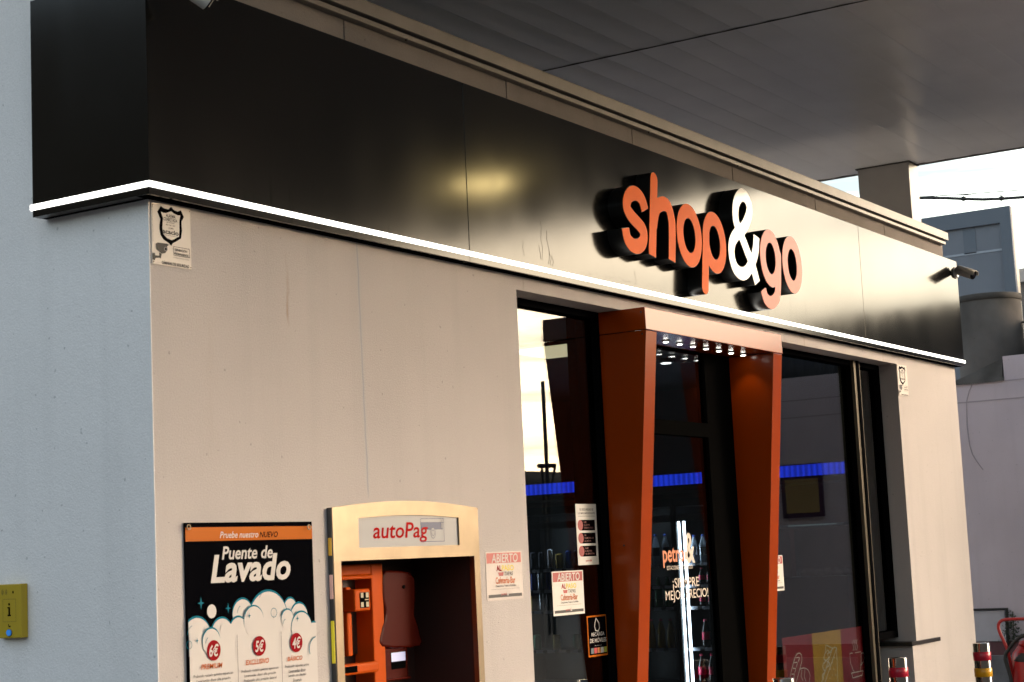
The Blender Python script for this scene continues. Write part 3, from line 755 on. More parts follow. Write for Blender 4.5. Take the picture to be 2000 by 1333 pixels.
# safety notice
mb = MB(); mb.box(3.186, 3.395, GY-.0022, GY-.001, 1.570, 1.880, paper); yy = GY-.0026
text(mb, 'SU SEGURIDAD ES', 3.225, 3.365, 1.846, 1.858, yy, dkprint, 0, .02); text(mb, 'LO MÁS IMPORTANTE', 3.208, 3.378, 1.828, 1.840, yy, dkprint, 0, .02)
mb.rect(3.208, 3.376, 1.817, 1.8185, yy, dkprint)
for i, tl in enumerate([('USE', 'GUANTES', 'DESECHABLES'), ('NO', 'FUME NI USE', 'EL MÓVIL'), ('PARE', 'EL MOTOR', 'AL REPOSTAR')]):
    z = 1.745-.066*i; mb.rect(3.225, 3.375, z, z+.054, yy, blk_print); mb.disc(3.225, z+.027, .027, yy-.0003, redhead)
    for j, s_ in enumerate(tl): text(mb, s_, 3.262, 3.262+.0085*len(s_), z+.037-.014*j, z+.046-.014*j, yy-.0003, mat('grey_red_ink', (.25, .10, .09), .6), 0, .01)
    ring(mb, 3.228, z+.027, .016, .002, yy-.0006, mat('grey_red_ink', (.2, .1, .1)))
text(mb, 'petrol&', 3.262, 3.325, 1.583, 1.598, yy, redhead, 0, .03)
tag(mb.build('notice', loc=(3.29, GY, 1.57)), 'tall narrow white safety notice with three dark bars in the left window', 'notice')
# mobile top-up sticker
mb = MB(); mb.box(3.243, 3.443, GY-.0022, GY-.001, 1.106, 1.313, orange_p); yy = GY-.0026
mb.rect(3.252, 3.434, 1.115, 1.305, yy, blk_print); y2 = yy-.0004
text(mb, 'RECARGA', 3.280, 3.412, 1.208, 1.227, y2, white_m, .1, .015); text(mb, 'DE MÓVILES', 3.262, 3.430, 1.176, 1.203, y2, white_m, .1, .015)
text(mb, 'Recarga aquí tu móvil', 3.31, 3.38, 1.158, 1.163, y2, white_m)
dp = [(3.335, 1.298), (3.362, 1.272), (3.366, 1.248), (3.352, 1.232), (3.326, 1.236), (3.316, 1.256), (3.322, 1.276)]
mb.stroke(dp+[dp[0]], .006, y2, white_m)
for i, c in enumerate([(.05, .09, .10), (.45, .02, .02), (.45, .15, .03), (.5, .48, .45), (.35, .35, .04)]):
    mb.rect(3.268+.0335*i, 3.297+.0335*i, 1.122, 1.150, y2, mat('operator_ink_%d' % i, c, .5))
tag(mb.build('sticker', loc=(3.34, GY, 1.1)), 'black sticker with orange border reading RECARGA DE MÓVILES low in the left window', 'sticker')

# food panels
cream = mat('cream_line', (.92, .85, .72), .5)
def Zp(a, b_): return at(1500+a/4.005, 1000+b_/4.005, GY-.004)
def panel(x0, x1, m, lines, label, wd=.007):
    mb = MB(); mb.box(x0, x1, GY+.0105, GY+.012, .30, 1.058, m); yy = GY+.0099
    for ln in lines: mb.stroke([Zp(*p) for p in ln], wd, yy, cream)
    tag(mb.build('food_panel', loc=((x0+x1)/2, GY, .3)), label, 'window graphic', 'food window graphics')
fred = mat('deep_red_vinyl', (.42, .010, .02), .35); fyel = mat('mustard_vinyl', (.75, .38, .02), .35)
baguette = [smooth([(190, 1340), (190, 1290), (208, 1210), (232, 1130), (255, 1106), (276, 1120), (280, 1165), (262, 1240), (236, 1333)], 4),
            smooth([(212, 1225), (232, 1228), (225, 1260)], 3), smooth([(222, 1180), (245, 1180), (238, 1215)], 3), smooth([(238, 1140), (262, 1142), (252, 1172)], 3), smooth([(200, 1272), (222, 1272), (214, 1310)], 3),
            smooth([(262, 1232), (300, 1222), (330, 1240), (344, 1280), (338, 1333)], 4), [(280, 1240), (275, 1290), (290, 1320)], [(305, 1235), (300, 1290), (312, 1325)]]
sandwich = [[(540, 1060), (520, 1068), (432, 1345)], [(552, 1066), (458, 1345)], [(540, 1060), (552, 1066), (562, 1345)], [(470, 1042), (462, 1110), (480, 1080), (500, 1098), (524, 1066)], [(470, 1042), (524, 1070)],
            smooth([(462, 1110), (452, 1150), (470, 1165), (448, 1190), (446, 1225), (462, 1250), (440, 1280), (450, 1310)], 3), smooth([(505, 1100), (480, 1110), (490, 1140), (470, 1165)], 3), smooth([(478, 1170), (500, 1190), (480, 1215)], 3)]
sandwich += [[(x, z), (x+3, z+3)] for x, z in [(520, 1180), (535, 1140), (505, 1230), (530, 1230), (515, 1275), (545, 1275), (500, 1300)]]
cup = [smooth([(655, 1108), (662, 1180), (680, 1235), (690, 1252)], 4), [(655, 1108), (678, 1105)], [(695, 1104), (742, 1094)], smooth([(742, 1094), (744, 1170), (735, 1240)], 4), smooth([(744, 1108), (765, 1108), (765, 1160), (745, 1198)], 4),
       [(668, 1262), (760, 1243), (752, 1278), (680, 1300), (668, 1262)]] + [smooth([(680+14*i, 1085-i*2), (688+14*i, 1060-i*2), (677+14*i, 1035-i*2), (684+14*i, 1004-i*2)], 4) for i in range(3)]
panel(5.652, 6.119, fred, baguette, 'dark red window graphic with a white line drawing of bread loaves')
panel(6.121, 6.599, fyel, sandwich, 'mustard yellow window graphic with a line drawing of a sandwich')
panel(6.601, 6.985, fred, cup, 'dark red window graphic with a line drawing of a steaming coffee cup')

# ================================================================== SELF-PAY MACHINE
mach = empty('pay_machine', (1.48, 0, .55), 'built-in self-service payment machine with an arched brushed steel surround and orange plastic front', 'payment machine')
T = -.026
arc = []
px0, px1 = .962, 2.004
zs = 1.849
for k in range(25):
    u = k/24; arc.append((px0+(px1-px0)*u, zs+.029*math.sin(math.pi*u)))
def arch_inner(u): return 1.811+.008*math.sin(math.pi*u)
mb = MB()
# surround: outer outline with two openings, made of convex strips
def strip(poly): mb.prism([(x, T, z) for x, z in poly], (0, -T-.0005, 0), steel)
ix0, ix1, iz1 = 1.009, 1.961, 1.637      # machine opening
sx0, sx1, sz0 = 1.130, 1.850, 1.687       # sign window
strip([(px0, .5), (ix0, .5), (ix0, iz1), (px0, iz1)]); strip([(ix1, .5), (px1, .5), (px1, iz1), (ix1, iz1)])
strip([(px0, iz1), (px1, iz1), (px1, sz0), (px0, sz0)])
def az(x): return zs+.029*math.sin(math.pi*(x-px0)/(px1-px0))
def iz(x): return 1.806+.012*math.sin(math.pi*(x-sx0)/(sx1-sx0))
def colseg(a, c, f0): 
    n = 10
    for k in range(n):
        x0_, x1_ = a+(c-a)*k/n, a+(c-a)*(k+1)/n
        strip([(x0_, f0(x0_)), (x1_, f0(x1_)), (x1_, az(x1_)), (x0_, az(x0_))])
colseg(px0, sx0, lambda x: sz0); colseg(sx1, px1, lambda x: sz0); colseg(sx0, sx1, iz)
sur = mb.build('steel_surround', mach)
sidem = mat('surround_side', (.05, .05, .05), .5)
mb = MB(); mb.box(px0-.004, px0-.0005, T+.003, -.001, .5, zs-.002, sidem); mb.build('surround_edge', mach)
for z0, z1, c, nm in [(1.66, 1.73, (.6, .33, .03), 'amber'), (1.49, 1.585, (.6, .35, .3), 'pink'), (1.24, 1.405, (.75, .62, .03), 'yellow'), (1.0, 1.12, (.7, .6, .03), 'yellow')]:
    m_ = mat('side_strip_'+nm, c, .3, emit=c, estr=.06)
    mb = MB(); mb.box(px0-.0075, px0-.0045, T+.004, -.006, z0, z1, m_); tag(mb.build('side_marker', mach, bevel=.001), nm+' marker strip on the edge of the surround')
# backlit sign window
lbx = mat('sign_window_white', (.46, .46, .47), .18)
mb = MB(); n = 16; yy = T+.008
pts = [(sx0-.002, yy, sz0-.002), (sx1+.002, yy, sz0-.002)] + [(sx1-(sx1-sx0)*k/n, yy, iz(sx1-(sx1-sx0)*k/n)+.001) for k in range(n+1)]
mb.prism(pts, (0, .006, 0), lbx)
red_i = mat('red_lettering', (.38, .008, .008), .15, spec=.1)
def T3(s, l, b_, r_, h, m, sh=.15, bd=.015, dy=0): tpx(mb, s, 620+l/3.573, 960+b_/3.573, 620+r_/3.573, h/3.573, yy-.001-dy, m, sh, bd)
T3('autoPag', 390, 366, 775, 148, red_i)
navy = mat('navy_ink', (.02, .035, .12), .4)
def A3(a, b_): return at(620+a/3.573, 960+b_/3.573, yy-.001)
x0, z0 = A3(722, 268); x1, z1 = A3(873, 218)[0], A3(722, 216)[1]; mb.rect(x0, x1, z0, z1, yy-.0008, navy)
cx0, cz1 = A3(720, 192); cx1 = A3(880, 200)[0]; cz0 = A3(720, 352)[1]
mb.stroke([(cx0, cz0), (cx0, cz1), (cx1, cz1), (cx1, cz0), (cx0, cz0)], .0022, yy-.0012, navy)
x, z = A3(806, 290)
mb.poly([(x+.018*math.cos(R(a)), yy-.0010, z+.024*math.sin(R(a))) for a in range(0, 360, 15)], lbx)
for r_, wd in ((.020, .0022), (.011, .0018)):
    pts = [(x+r_*.85*math.cos(R(a)), z+r_*1.15*math.sin(R(a))) for a in range(0, 361, 20)]; mb.stroke(pts, wd, yy-.0016, navy)
x, z = A3(866, 222); mb.stroke([(x-.012, z+.002), (x+.014, z+.002)], .002, yy-.002, navy); mb.stroke([(x, z+.024), (x, z-.022)], .006, yy-.002, lbx); mb.stroke([(x-.004, z+.024), (x-.004, z-.022)], .0015, yy-.0024, navy); mb.stroke([(x+.004, z+.024), (x+.004, z-.022)], .0015, yy-.0024, navy)
mb.build('sign_window', mach)
# recess
D = .33
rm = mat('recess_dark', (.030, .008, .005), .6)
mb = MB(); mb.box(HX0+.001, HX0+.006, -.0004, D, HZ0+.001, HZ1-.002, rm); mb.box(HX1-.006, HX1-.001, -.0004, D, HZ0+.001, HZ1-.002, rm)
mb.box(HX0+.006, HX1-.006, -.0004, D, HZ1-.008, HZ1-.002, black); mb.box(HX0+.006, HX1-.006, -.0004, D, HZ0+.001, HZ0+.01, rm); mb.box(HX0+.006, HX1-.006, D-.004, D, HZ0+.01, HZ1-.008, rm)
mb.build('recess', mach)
op = mat('orange_plastic', (.50, .075, .005), .25, var=.05, spec=.15); opd = mat('orange_plastic_darker', (.20, .03, .004), .5, spec=.15)  # second orange is darker, for the set-back left panel
def O(a, b_, y): return at(640+a/5.269, 1080+b_/5.269, y)
Yf = .22
def X5(a, y=Yf): return O(a, 400, y)[0]
def Z5(b_, a=300, y=Yf): return O(a, b_, y)[1]
# front housing: frame with a pocket
mb = MB()
xl = HX0+.007; xe = X5(575); zt = Z5(120); xp = X5(455); xi = X5(250); xq = X5(215)
mb.box(xp, xe, Yf, D-.005, HZ0+.01, zt, op); mb.box(xl, xp, Yf, D-.005, Z5(235), zt, op)
mb.box(xl, xq-.01, Yf+.02, D-.005, Z5(1060), Z5(235), opd); mb.box(xq-.01, xi, Yf+.004, D-.005, Z5(1060), Z5(350), op)
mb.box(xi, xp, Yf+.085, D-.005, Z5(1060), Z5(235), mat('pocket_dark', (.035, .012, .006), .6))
mb.box(xl, xp, Yf-.012, Yf+.0, Z5(275), Z5(235), op)
mb.build('housing', mach, bevel=.006)
mb = MB(); mb.box(xl, X5(500, Yf-.07), Yf-.075, Yf-.001, Z5(1250, 300, Yf-.05), Z5(1135, 300, Yf-.05), op); mb.build('shelf', mach, bevel=.012)
mb = MB(); mb.box(xl, X5(262, Yf-.07), Yf-.079, Yf-.05, Z5(1235, 200, Yf-.05), Z5(1170, 200, Yf-.05), black); mb.build('key_slot', mach)
mb = MB(); x0, x1 = X5(238, Yf-.03), X5(440, Yf-.05); z0, z1 = Z5(605, 300, Yf-.05), Z5(375, 300, Yf-.05)
mb.box(x0, x1, Yf-.05, Yf+.03, z0, z1, op); cr_ = mb.build('coin_unit', mach, bevel=.008)
mb = MB(); ww = x1-x0; hh = z1-z0; yb = Yf-.0515
mb.rect(x0+ww*.30, x1-ww*.12, z0+hh*.14, z1-hh*.16, yb, black)
cxm = x0+ww*.60; czm = (z0+z1)/2
for sx in (-1, 1):
    for sz in (-1, 1):
        a = cxm+sx*ww*.08; c = cxm+sx*ww*.25; e = czm+sz*hh*.10; f = czm+sz*hh*.32
        mb.rect(min(a, c), max(a, c), min(e, f), max(e, f), yb-.0006, mat('cream_metal', (.40, .34, .22), .4))
mb.rect(cxm, cxm+ww*.26, czm-.002, czm+.003, yb-.0007, steel); mb.build('coin_slot_plate', cr_)
# flask-shaped cover on the right of the front
prof = [(600, 185), (640, 180), (800, 190), (880, 230), (905, 300), (905, 560), (900, 640), (935, 740), (955, 830), (955, 960), (570, 970), (562, 800), (590, 700), (600, 600), (575, 480), (572, 260)]
Yc = .215
pts = smooth([O(a, b_, Yc) for a, b_ in prof+prof[:1]], 3)[:-1]
mb = MB(); opm = mat('dark_orange_plastic', (.06, .004, .001), .25, spec=.2); pts3 = [(min(x, HX1-.008), Yc, z) for x, z in pts]; mb.prism(pts3, (0, D-.006-Yc, 0), opm); mb.build('side_cover', mach, bevel=.01)
x0, z1 = O(610, 985, Yc); x1, z0 = O(870, 1260, Yc)
mb = MB(); mb.box(x0, x1, Yc+.02, D-.006, z0-.01, z1, opm); mb.box(x0-.008, x1, Yc+.005, Yc+.03, z0-.014, z0-.002, opm); hd = mb.build('receipt_outlet', mach, bevel=.005)
x0, z1 = O(652, 1030, Yc+.018); x1 = O(800, 1030, Yc+.018)[0]; zm = O(652, 1125, Yc+.018)[1]; zb = O(652, 1205, Yc+.018)[1]
mb = MB(); mb.rect(x0, x1, zb, z1, Yc+.0185, black)
mb.rect(x0+.001, x1-.001, zm, z1-.001, Yc+.0178, mat('receipt_lit_white', (.5, .52, .7), .5, emit=(.55, .6, 1), estr=.09)); mb.build('receipt_slot', hd)
x0, z0 = O(778, 350, Yc); mb = MB(); mb.tube([(x0, Yc-.0005, z0), (x0, Yc-.006, z0)], .008, black, 14); mb.build('lock', mach)

# ================================================================== CALL BOX
mb = MB(); yel = mat('yellow_enamel', (.42, .29, .008), .45); tX = -.038
cb = empty('call_box', (0, .71, 1.41), 'yellow information call box with a blue button on the bluish side wall', 'call box')
mb.box(tX, -.0045, .643, .778, 1.41, 1.607, yel); cbo = mb.build('housing', cb, bevel=.003)
mb = MB(); xx = tX-.0006
mb.add([(xx, .700, 1.47), (xx, .742, 1.47), (xx, .742, 1.553), (xx, .700, 1.553)], [], yel)
def axs(pts, wd, m, xx=xx):
    for (a, b_), (c, d_) in zip(pts[:-1], pts[1:]):
        dv = Vector((c-a, d_-b_)); dv.normalize(); nn = Vector((-dv.y, dv.x))*wd/2
        mb.poly([(xx, a+nn.x, b_+nn.y), (xx, c+nn.x, d_+nn.y), (xx, c-nn.x, d_-nn.y), (xx, a-nn.x, b_-nn.y)], m)
yc = .7165
def Yb(px): return hit(px, 1190, 'x', tX).y
ya, yb2 = Yb(31), Yb(6); yc = Yb(18.2)
axs([(ya, 1.470), (yb2, 1.470), (yb2, 1.552), (ya, 1.552), (ya, 1.470)], .0012, mat('dull_line', (.12, .09, .02), .6))
# letter i: dot, stem and foot
def bxr(y0, y1, z0, z1, m, x=xx): mb.poly([(x, y0, z0), (x, y1, z0), (x, y1, z1), (x, y0, z1)], m)
bxr(yc-.0045, yc+.0045, 1.492, 1.523, black); bxr(yc-.009, yc+.009, 1.490, 1.4955, black, xx-.0002); bxr(yc-.001, yc+.0095, 1.5185, 1.5235, black, xx-.0003)
mb.poly([(xx-.0004, yc+.0048*math.cos(R(a)), 1.5335+.0048*math.sin(R(a))) for a in range(0, 360, 30)], black)
for r_ in (.006, .010, .014):
    for s_ in (0, 180):
        axs([(Yb(9)+r_*math.cos(R(s_+a)), 1.578+r_*math.sin(R(s_+a))) for a in range(-50, 51, 20)], .0018, mat('dull_line', (0, 0, 0)))
mb.poly([(xx, Yb(26)+.004*math.cos(R(a)), 1.577+.0055*math.sin(R(a))) for a in range(0, 360, 30)], black)
axs([(yc+.005, 1.461), (yc+.004, 1.454), (yc-.002, 1.451), (yc-.006, 1.455)], .004, black)
mb.build('printing', cb)
mb = MB(); mb.tube([(tX-.0002, yc, 1.430), (tX-.006, yc, 1.430)], .0115, mat('blue_button', (.04, .22, .62), .2, emit=(.05, .3, .9), estr=.06), 24); mb.tube([(tX-.0001, yc, 1.430), (tX-.003, yc, 1.430)], .0135, steel, 24, caps=False)
mb.build('button', cb)

# ================================================================== CCTV CAMERAS
camw = mat('camera_shell', (.50, .49, .47), .3); camk = mat('camera_glass_black', (.004, .004, .005), .1)
def cctv(base, tip0, tip1, rad, label, normal=(0, -1, 0)):
    e = empty('security_camera', base, label, 'camera', 'bullet security cameras')
    nn = Vector(normal); B = Vector(base); a = Vector(tip0); c = Vector(tip1); ax_ = (c-a).normalized()
    mb = MB(); mb.tube([B+nn*.001, B+nn*.012, B+nn*.022], .048, mat('camera_mount_white', (.75, .74, .72), .35), 28, r1=.036); mb.build('mount', e)
    mb = MB(); mid = a+(c-a)*.15; mb.tube([B+nn*.02, B+nn*.05, mid], .012, camk, 12); mb.build('arm', e)
    mb = MB(); mb.tube([a, a+ax_*.008, c-ax_*.004], rad, camw, 28); mb.tube([a-ax_*.010, a+ax_*.001], rad*.75, camk, 24)
    bo = mb.build('body', e, bevel=.002)
    mb = MB(); mb.tube([c-ax_*.0035, c+ax_*.002], rad*.96, camk, 28); mb.tube([c+ax_*.0021, c+ax_*.004], rad*.4, mat('lens_dark', (.02, .02, .03), .05), 18); mb.build('lens', e)
    side = ax_.cross(Vector((0, 0, 1))).normalized(); upv = side.cross(ax_)
    mb = MB(); pr = []
    for k in range(-4, 5):
        t = R(22*k); pr.append((math.sin(t), math.cos(t)))
    vs = []
    for p in (a-ax_*.0, c+ax_*.018):
        for rr in (rad*1.07, rad*1.14):
            for s_, u_ in pr: vs.append(p+side*s_*rr+upv*u_*rr)
    n = len(pr); fs = []
    for k in range(n-1):
        fs += [(k, k+1, n+k+1, n+k), (2*n+k, 3*n+k, 3*n+k+1, 2*n+k+1), (k, 2*n+k, 2*n+k+1, k+1), (n+k, n+k+1, 3*n+k+1, 3*n+k)]
    fs += [(0, n, 3*n, 2*n), (n-1, 3*n-1, 4*n-1, 2*n-1)]
    mb.add(vs, fs, camw, True); mb.build('sun_shield', e)
cctv((8.83, -.0705, 3.685), (8.80, -.105, 3.70), (8.765, -.235, 3.64), .036, 'bullet security camera at the far right end of the black band')
cctv((-.03, -.0705, 3.74), (-.06, -.165, 3.745), (.085, -.235, 3.658), .036, 'bullet security camera near the top left corner of the black band')

# ================================================================== BOLLARDS
chrome = mat('bollard_steel', (.55, .54, .52), .14, 1.0); bred = mat('red_reflective_band', (.42, .01, .035), .3); byel = mat('yellow_reflective_band', (.65, .33, .01), .3)
def bollard():
    e = empty('bollard', (0, 0, 0), '', 'bollard', 'striped steel bollards along the shop front')
    r = .0575; H = .80
    mb = MB(); mb.lathe([(r+.02, 0), (r+.02, .012), (r, .014), (r, H-.004), (r-.004, H), (0, H)], (0, 0, 0), chrome, 40); mb.build('post', e)
    for z0, z1, m_ in ((H-.115, H-.058, bred), (H-.222, H-.165, byel), (H-.335, H-.278, bred)):
        mb = MB(); mb.lathe([(r+.0003, z0), (r+.0015, z0+.001), (r+.0015, z1-.001), (r+.0003, z1)], (0, 0, 0), m_, 40); mb.build('band', e)
    return e
def copy_tree(o, parent=None):
    c = o.copy(); COL.objects.link(c)
    if parent: c.parent = parent
    for k in list(o.children): copy_tree(k, c)
    return c
bo = bollard(); blabels = ['steel bollard with only its cap showing, in front of the orange portal', 'steel bollard with a red band in front of the short plinth right of the windows', 'steel bollard with red and yellow bands by the far corner, beside the red extinguisher']
for i, (x, y) in enumerate([(4.27, -.435), (5.82, -.50), (7.20, -.575)]):
    o = bo if i == 0 else copy_tree(bo)
    o.location = (x, y, .12); o['label'] = blabels[i]

# ================================================================== RED WHEELED EXTINGUISHER
exc = hit(2014, 1300, 'x', 9.9); EX, EY = exc.x, exc.y
ext = empty('fire_extinguisher', (EX, EY, 0), 'wheeled red fire extinguisher with a looped handle and black hose at the right edge', 'fire extinguisher')
redp = mat('extinguisher_red', (.40, .012, .012), .3); rub = mat('black_rubber', (.012, .012, .013), .5)
def H9(a, b_): p = hit(1800+a/7.285, 1150+b_/7.285, 'x', EX-.16); return (p.x, p.y, p.z)
mb = MB(); mb.lathe([(.0, .18), (.13, .19), (.15, .24), (.15, .62), (.14, .68), (.09, .74), (.04, .77), (.04, .80), (0, .80)], (EX, EY, 0), redp, 36); mb.build('cylinder', ext)
hp = [Vector(H9(*q)) for q in [(1225, 870), (1190, 790), (1130, 670), (1088, 560), (1095, 490), (1150, 443), (1300, 435), (1457, 430), (1700, 430)]]
hp.append(Vector((hp[-1].x, hp[-1].y-.10, hp[-1].z-.12)))
hs = []
for i in range(len(hp)-1):
    for k in range(5): hs.append(hp[i].lerp(hp[i+1], k/5))
hs.append(hp[-1])
for _ in range(4): hs = [hs[0]]+[(hs[i-1]+hs[i]*2+hs[i+1])/4 for i in range(1, len(hs)-1)]+[hs[-1]]
hs = [hs[0]+Vector((.14, 0, -.35))]+hs
mb = MB(); mb.tube(hs, .013, redp, 12); mb.build('handle', ext)
mb = MB(); hc = [H9(*q) for q in [(1480, 660), (1400, 690), (1320, 760), (1250, 850), (1195, 930), (1190, 1010), (1225, 1120), (1265, 1250), (1290, 1400), (1330, 1600)]]
mb.tube(hc, .016, rub, 10); mb.build('hose', ext)
c9 = Vector(H9(1480, 980))
mb = MB(); mb.lathe([(0, -.10), (.10, -.09), (.135, -.03), (.12, .03), (.06, .075), (0, .08)], (EX-.02, c9.y+.01, c9.z), rub, 28); mb.build('valve_cover', ext)
mb = MB(); mb.lathe([(.06, 0), (.085, .02), (.07, .05), (0, .07)], (EX-.04, c9.y, c9.z+.075), redp, 24); mb.build('cap', ext)
for s_ in (-1, 1):
    mb = MB(); wv = []
    mb.tube([(EX+.02, EY+s_*.19-.02, .12), (EX+.02, EY+s_*.19+.02, .12)], .12, rub, 28); wh = mb.build('wheel', ext)
    mb = MB(); mb.tube([(EX+.02, EY+s_*.19-.023, .12), (EX+.02, EY+s_*.19+.023, .12)], .06, redp, 20); mb.build('rim', wh)

# ================================================================== NEIGHBOURING BUILDINGS
NX = 14.0
nb = empty('neighbour_house', (NX, 1, 0), 'lilac rendered neighbouring house wall with a cracked stepped top, right of the shop', 'house')
ys = hit(1958, 700, 'x', NX).y; zlo = hit(1900, 748, 'x', NX).z; zhi = hit(1980, 694, 'x', NX).z
mb = MB(); mb.box(NX, NX+.3, -3.9, 9, .54, zlo-.0, LILAC); mb.box(NX+.001, NX+.3, -3.9, ys, zlo, zhi, LILAC); mb.build('wall', nb)
mb = MB(); mb.box(NX-.03, NX+.3, -3.9, 9, .40, .539, mat('maroon_band', (.12, .05, .06), .7, var=.2)); mb.box(NX-.12, NX+.3, -3.9, 9, 0, .399, mat('grey_kerb_wall', (.16, .165, .18), .8, var=.2)); mb.build('base', nb)
grm = mat('joint_crack_grey', (.36, .33, .37), .9)  # darker grey-lilac for the wall's seams and crack
mb = MB()
for z in (hit(1935, 782, 'x', NX).z, zlo-.01):
    mb.box(NX-.003, NX+.001, -3.9, 9 if z < zlo-.02 else ys, z-.006, z+.006, grm)
mb.build('joint', nb)
# crack
mb = MB(); cp = [(1898, 752), (1892, 765), (1888, 785), (1889, 830), (1893, 870), (1900, 888), (1908, 902), (1920, 918)]
cp = [hit(a+random.uniform(-1, 1), b_, 'x', NX-.002) for a, b_ in cp]; mb.tube(cp, .006, grm, 6); mb.build('crack', nb)
# sloping broken roof edge
rc = mat('broken_concrete', (.09, .09, .088), .9, bump=.8, bscale=14, var=.4, vscale=5)
def N4(px, py, X=NX): p = hit(px, py, 'x', X); return p
mb = MB(); a = N4(1850, 752, NX+.02); e1 = N4(1958, 700, NX+.02); e2 = N4(1957, 745, NX+.02); e3 = N4(1850, 760, NX+.02)
mb.prism([tuple(p) for p in (a, e1, e2, e3)], (.28, 0, 0), rc)
mb.box(NX-.02, NX+.32, ys+.001, 4, zlo-.01, zlo+.03, rc); mb.build('broken_coping', nb)
# upper corrugated storey behind (also seen mirrored in the windows)
cg = mat('corrugated_sheet', (.06, .062, .066), .6)
mb = MB(); Xc = NX+.9; y = -3.9; yend = hit(2006, 600, 'x', Xc).y
while y < yend-.125:
    mb.add([(Xc, y, zhi-.5), (Xc, y+.05, zhi-.5), (Xc+.03, y+.065, zhi-.5), (Xc+.03, y+.11, zhi-.5), (Xc, y+.125, zhi-.5)] + [(Xc, y, 4.3), (Xc, y+.05, 4.3), (Xc+.03, y+.065, 4.3), (Xc+.03, y+.11, 4.3), (Xc, y+.125, 4.3)], [(0, 5, 6, 1), (1, 6, 7, 2), (2, 7, 8, 3), (3, 8, 9, 4)], cg)
    y += .125
mb.box(Xc+.04, Xc+3, -3.9, yend, 0, 4.28, cg); mb.box(NX-.02, Xc+.03, -6.1, -3.91, 0, 4.05, cg); mb.build('upper_storey', nb)
# wall lamp / black bracket by the chimney
# sign board on that wall, mirrored in the right window
sb = MB(); sb.box(NX-.03, NX-.001, -3.45, -2.95, 1.95, 2.55, mat('purple_board', (.05, .02, .06), .5)); sb.box(NX-.034, NX-.0305, -3.40, -3.0, 2.0, 2.38, mat('tan_board', (.35, .24, .10), .5)); 
tag(sb.build('notice_board', loc=(NX, -3.2, 1.95)), 'dark board with a tan panel on the neighbouring wall, mirrored in the right window', 'sign')
# black pipe frame on the wall
blk = mat('black_pipe', (.01, .01, .01), .5)
mb = MB(); q = [N4(1880, 1192, NX-.04), N4(1966, 1190, NX-.04), N4(1969, 1262, NX-.04)]; mb.tube([q[0], q[1]], .013, blk, 8); mb.tube([q[1]+Vector((0, 0, .012)), q[2]], .018, blk, 8)
mb.box(NX-.035, NX-.004, q[1].y+.03, q[0].y+.4, .545, q[1].z-.015, mat('pale_panel', (.50, .50, .56), .6, var=.05)); 
tag(mb.build('gas_pipe', loc=(NX, q[1].y, .54)), 'black pipe frame round a pale panel low on the lilac wall, behind the extinguisher', 'pipe')
# weeds
lf = mat('dark_leaves', (.03, .045, .022), .7)
mb = MB(); c0 = N4(1976, 1262, NX-.08)
for k in range(260):
    t = random.random(); y = c0.y + random.gauss(-.03, .05)*(1-t*.6); z = .54+t*.34*random.random()**.3; x = c0.x+random.uniform(-.06, .04)
    d1 = Vector((random.gauss(0, 1), random.gauss(0, 1), random.gauss(.4, 1))).normalized()*random.uniform(.015, .04); d2 = Vector((random.gauss(0, 1), random.gauss(0, 1), random.gauss(0, 1))).normalized()*.009
    p = Vector((x, y, z)); mb.poly([p-d2, p+d1*.5+d2, p+d1, p+d1*.5-d2], lf)
mb.tube([(c0.x, c0.y-.03, .54), (c0.x, c0.y-.04, .85)], .006, lf, 6)
tag(mb.build('wall_shrub', loc=(c0.x, c0.y, .54)), 'small dark scraggy shrub growing by the black pipe on the lilac wall', 'shrub')
# chimney
cc = hit(1933, 640, 'x', 16.2); ch = empty('chimney', (cc.x, cc.y, 0), 'stubby round weathered concrete chimney behind the lilac wall', 'chimney')
zt = hit(1933, 571, 'x', 16.2-.37).z
mb = MB(); mb.lathe([(.385, 3.0), (.385, zt-.06)], (cc.x, cc.y, 0), CONC, 56); mb.build('shaft', ch)
mb = MB(); mb.lathe([(.385, zt-.075), (.40, zt-.07), (.40, zt-.006), (.395, zt), (.30, zt), (.30, zt-.2)], (cc.x, cc.y, 0), mat('chimney_rim', (.05, .045, .04), .9, var=.3), 56); mb.build('rim', ch)
mb = MB(); mb.box(cc.x-.45, cc.x+.5, cc.y-.5, cc.y+.5, 0, 3.0, CONC); mb.build('base', ch)
p = hit(1994, 630, 'x', 16.2); mb = MB(); mb.tube([(16.2, cc.y-.37, p.z), (16.2, p.y-.06, p.z)], .012, blk, 8); mb.lathe([(.0, -.09), (.05, -.08), (.06, 0), (.03, .03), (0, .03)], (16.2, p.y-.1, p.z), blk, 16); mb.build('bracket_lamp', ch)
# tall panelled block
PXX = 20.0
slate = mat('slate_blue_panel', (.15, .165, .195), .7, var=.12, vscale=1.2); slate2 = mat('slate_frame', (.11, .13, .16), .7)
tb = empty('panel_tower', (PXX, 3.5, 0), 'tall slate-blue panelled block with a raised frame rising behind the chimney', 'building')
yR = hit(1973, 403, 'x', PXX).y; zT = hit(1973, 403, 'x', PXX).z
yE = hit(1988, 500, 'x', PXX+1.0).y
xE = hit(1988, 500, 'y', yR).x
mb = MB(); mb.box(PXX+.05, xE, yR, 6.5, 0, zT, mat('sunlit_side', (.62, .55, .45), .7)); mb.box(PXX+.02, PXX+.0499, yR, 6.5, 0, zT-.01, slate); mb.build('wall', tb)  # end face coloured cream for the sunlight falling on it
yj = hit(1893, 470, 'x', PXX).y; zj = hit(1900, 495, 'x', PXX).z
mb = MB(); mb.box(PXX-.03, PXX+.0199, yR, 6.5, zT-.22, zT+.005, slate2); mb.box(PXX-.03, PXX+.0199, yR, yR+.16, 0, zT-.2201, slate2); mb.build('frame', tb)
